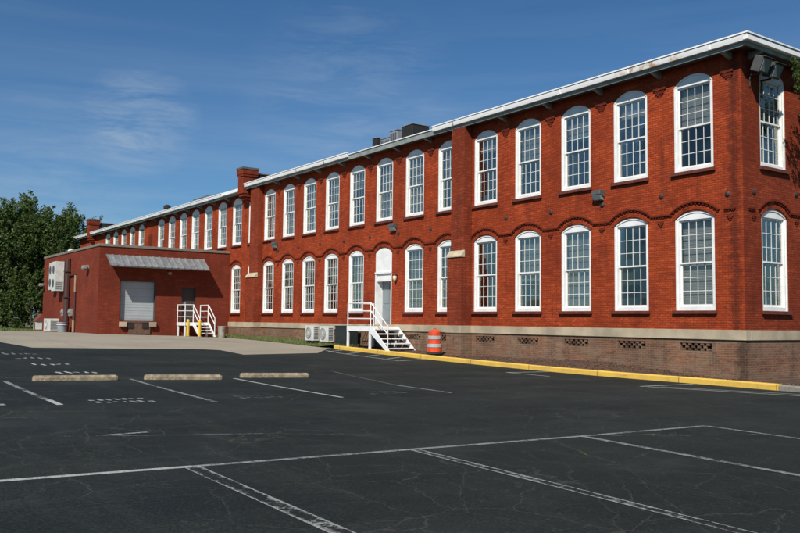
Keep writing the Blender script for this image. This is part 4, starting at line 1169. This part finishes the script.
# undergrowth below them
for k, (x, y, s_, lab) in enumerate(((-76,-13.5,1.3,'low dark bush at the left edge below the trees'),(-77.5,-9.2,1.6,'rounded dark bush beside the tree trunk'),(-75,-7.0,1.5,'dark bush in the middle below the trees'),(-73,-4.6,1.7,'dark bush nearest the annex below the trees'),(-90,-11,2.2,'large bush behind the left tree trunk'),(-90,-6.5,2.4,'large bush deep in the shade below the tallest tree'))):
    tree('bush', x, y, .55, 2.3*s_, 1.5*s_, .1, 46, 70, .30, 'leaf', lab, 'bush', 'bushes below the trees', seed=40+k, up=.3, trunk=.06)
tree('tree',2.22,2.75,.25,10.0,1.7,7.9,200,90,.095,'leaf2','green tree at the right edge beside the side wall',seed=77,trunk=.12)

# small shed glimpsed under the trees
sx0, sy0 = -69.6, -5.05
sd = empty('shed', (sx0,sy0,.75)); sd.scale = (.85,.85,.85); tag(sd, 'tiny white shed with a red roof glimpsed beyond the annex', 'shed')
MB().box(0,1.4,0,1.1,0,.95).build('wall', M['acwhite'], sd)
MB().add([(-.1,-.1,.951),(1.5,-.1,.951),(1.5,1.2,.951),(-.1,1.2,.951),(-.1,.55,1.75),(1.5,.55,1.75)],[(0,3,2,1),(0,1,5,4),(2,3,4,5),(1,2,5),(3,0,4)]).build('roof', M['shedred'], sd)
MB().box(.45,.95,-.03,-.001,0,.8).build('door', M['shedred'], sd)

# ------------------------------------------------------------------ sky, sun, camera
SUN = Vector((.424,-.585,.69)).normalized()
el_ = math.asin(SUN.z); az = math.atan2(SUN.x, SUN.y)
w = bpy.data.worlds.new('World'); sc.world = w; w.use_nodes = True
nt = NT(w); N = nt.N
CL = [(-0.9294, 0.2945, 0.2226),(-0.9668, 0.2093, 0.1464),(-0.8232, 0.5076, 0.2545)]
bg = N['Background']
sky = nt.node('ShaderNodeTexSky'); sky.sky_type = 'NISHITA'; sky.sun_disc = False; sky.sun_elevation = el_; sky.sun_rotation = az
sky.altitude = 600; sky.air_density = 1.0; sky.dust_density = .8; sky.ozone_density = 2.2
tcw = nt.node('ShaderNodeTexCoord').outputs['Generated']
sp = nt.node('ShaderNodeSeparateXYZ', {0: tcw})
zc_ = nt.math('ADD', nt.math('MAXIMUM', sp.outputs[2], 0.), .12)
pv = nt.node('ShaderNodeCombineXYZ', {0: nt.math('DIVIDE', sp.outputs[0], zc_), 1: nt.math('DIVIDE', sp.outputs[1], zc_)}).outputs[0]
def blob(d, r0, r1):
    dp_ = nt.node('ShaderNodeVectorMath', {0: tcw, 1: d}, operation='DOT_PRODUCT').outputs['Value']
    return nt.ramp(dp_, math.cos(R(r0)), math.cos(R(r1)))
n1 = nt.noise(nt.mapping(tcw, (5, 5, 26), (1.3,.2,0), (R(7),0,0)), 1.9, 10, .68, .5)
n2 = nt.noise(nt.mapping(tcw, (2.2, 2.2, 30), (4.,2.,0)), 1.1, 6, .6, .3)
w1 = nt.math('MULTIPLY', nt.ramp(n1, .42, .70), nt.math('ADD', nt.math('MULTIPLY', blob(CL[0], 4, .5), .44), nt.math('ADD', nt.math('MULTIPLY', blob(CL[1], 7, 1), .20), nt.math('MULTIPLY', blob(CL[2], 8, 1), .20))))
w2 = nt.math('MULTIPLY', nt.ramp(n2, .42, .72), nt.ramp(sp.outputs[2], .40, .06, .0, .24))
w3 = nt.ramp(sp.outputs[2], .38, .0, 0, .16)
cl = nt.math('ADD', nt.math('ADD', w1, w2), w3, clamp=True)
skc = nt.mix(1., sky.outputs[0], (.53,.97,1.30), 'MULTIPLY')
cc = nt.mix(cl, skc, (6.8,8.2,9.8))
nt.L.new(cc, bg.inputs[0]); bg.inputs[1].default_value = .058

sl = bpy.data.lights.new('sun', 'SUN'); sl.energy = 5.0; sl.angle = R(.53); sl.color = (1,.95,.87)
so = bpy.data.objects.new('sun', sl); col.objects.link(so); so.rotation_euler = (-SUN).to_track_quat('-Z', 'Y').to_euler(); so.location = (10,-10,30)

cd = bpy.data.cameras.new('camera'); co = bpy.data.objects.new('camera', cd); col.objects.link(co); sc.camera = co
cd.sensor_width = 36; cd.lens = 36*830.934/800; cd.clip_end = 5000; cd.clip_start = .1
X = Vector((.57820998,.81580778,.01144074)); Y = Vector((.04765646,-.04776873,.99772091)); F = Vector((-.81449498,.57634696,.06649886))
mw = Matrix((X, Y, -F)).transposed().to_4x4(); mw.translation = (13.93295,-22.1603,1.875875); co.matrix_world = mw

vs = sc.view_settings; sc.display_settings.display_device = 'sRGB'
vs.view_transform = 'Standard'; vs.look = 'None'; vs.exposure = .15; vs.gamma = 1; vs.use_curve_mapping = False
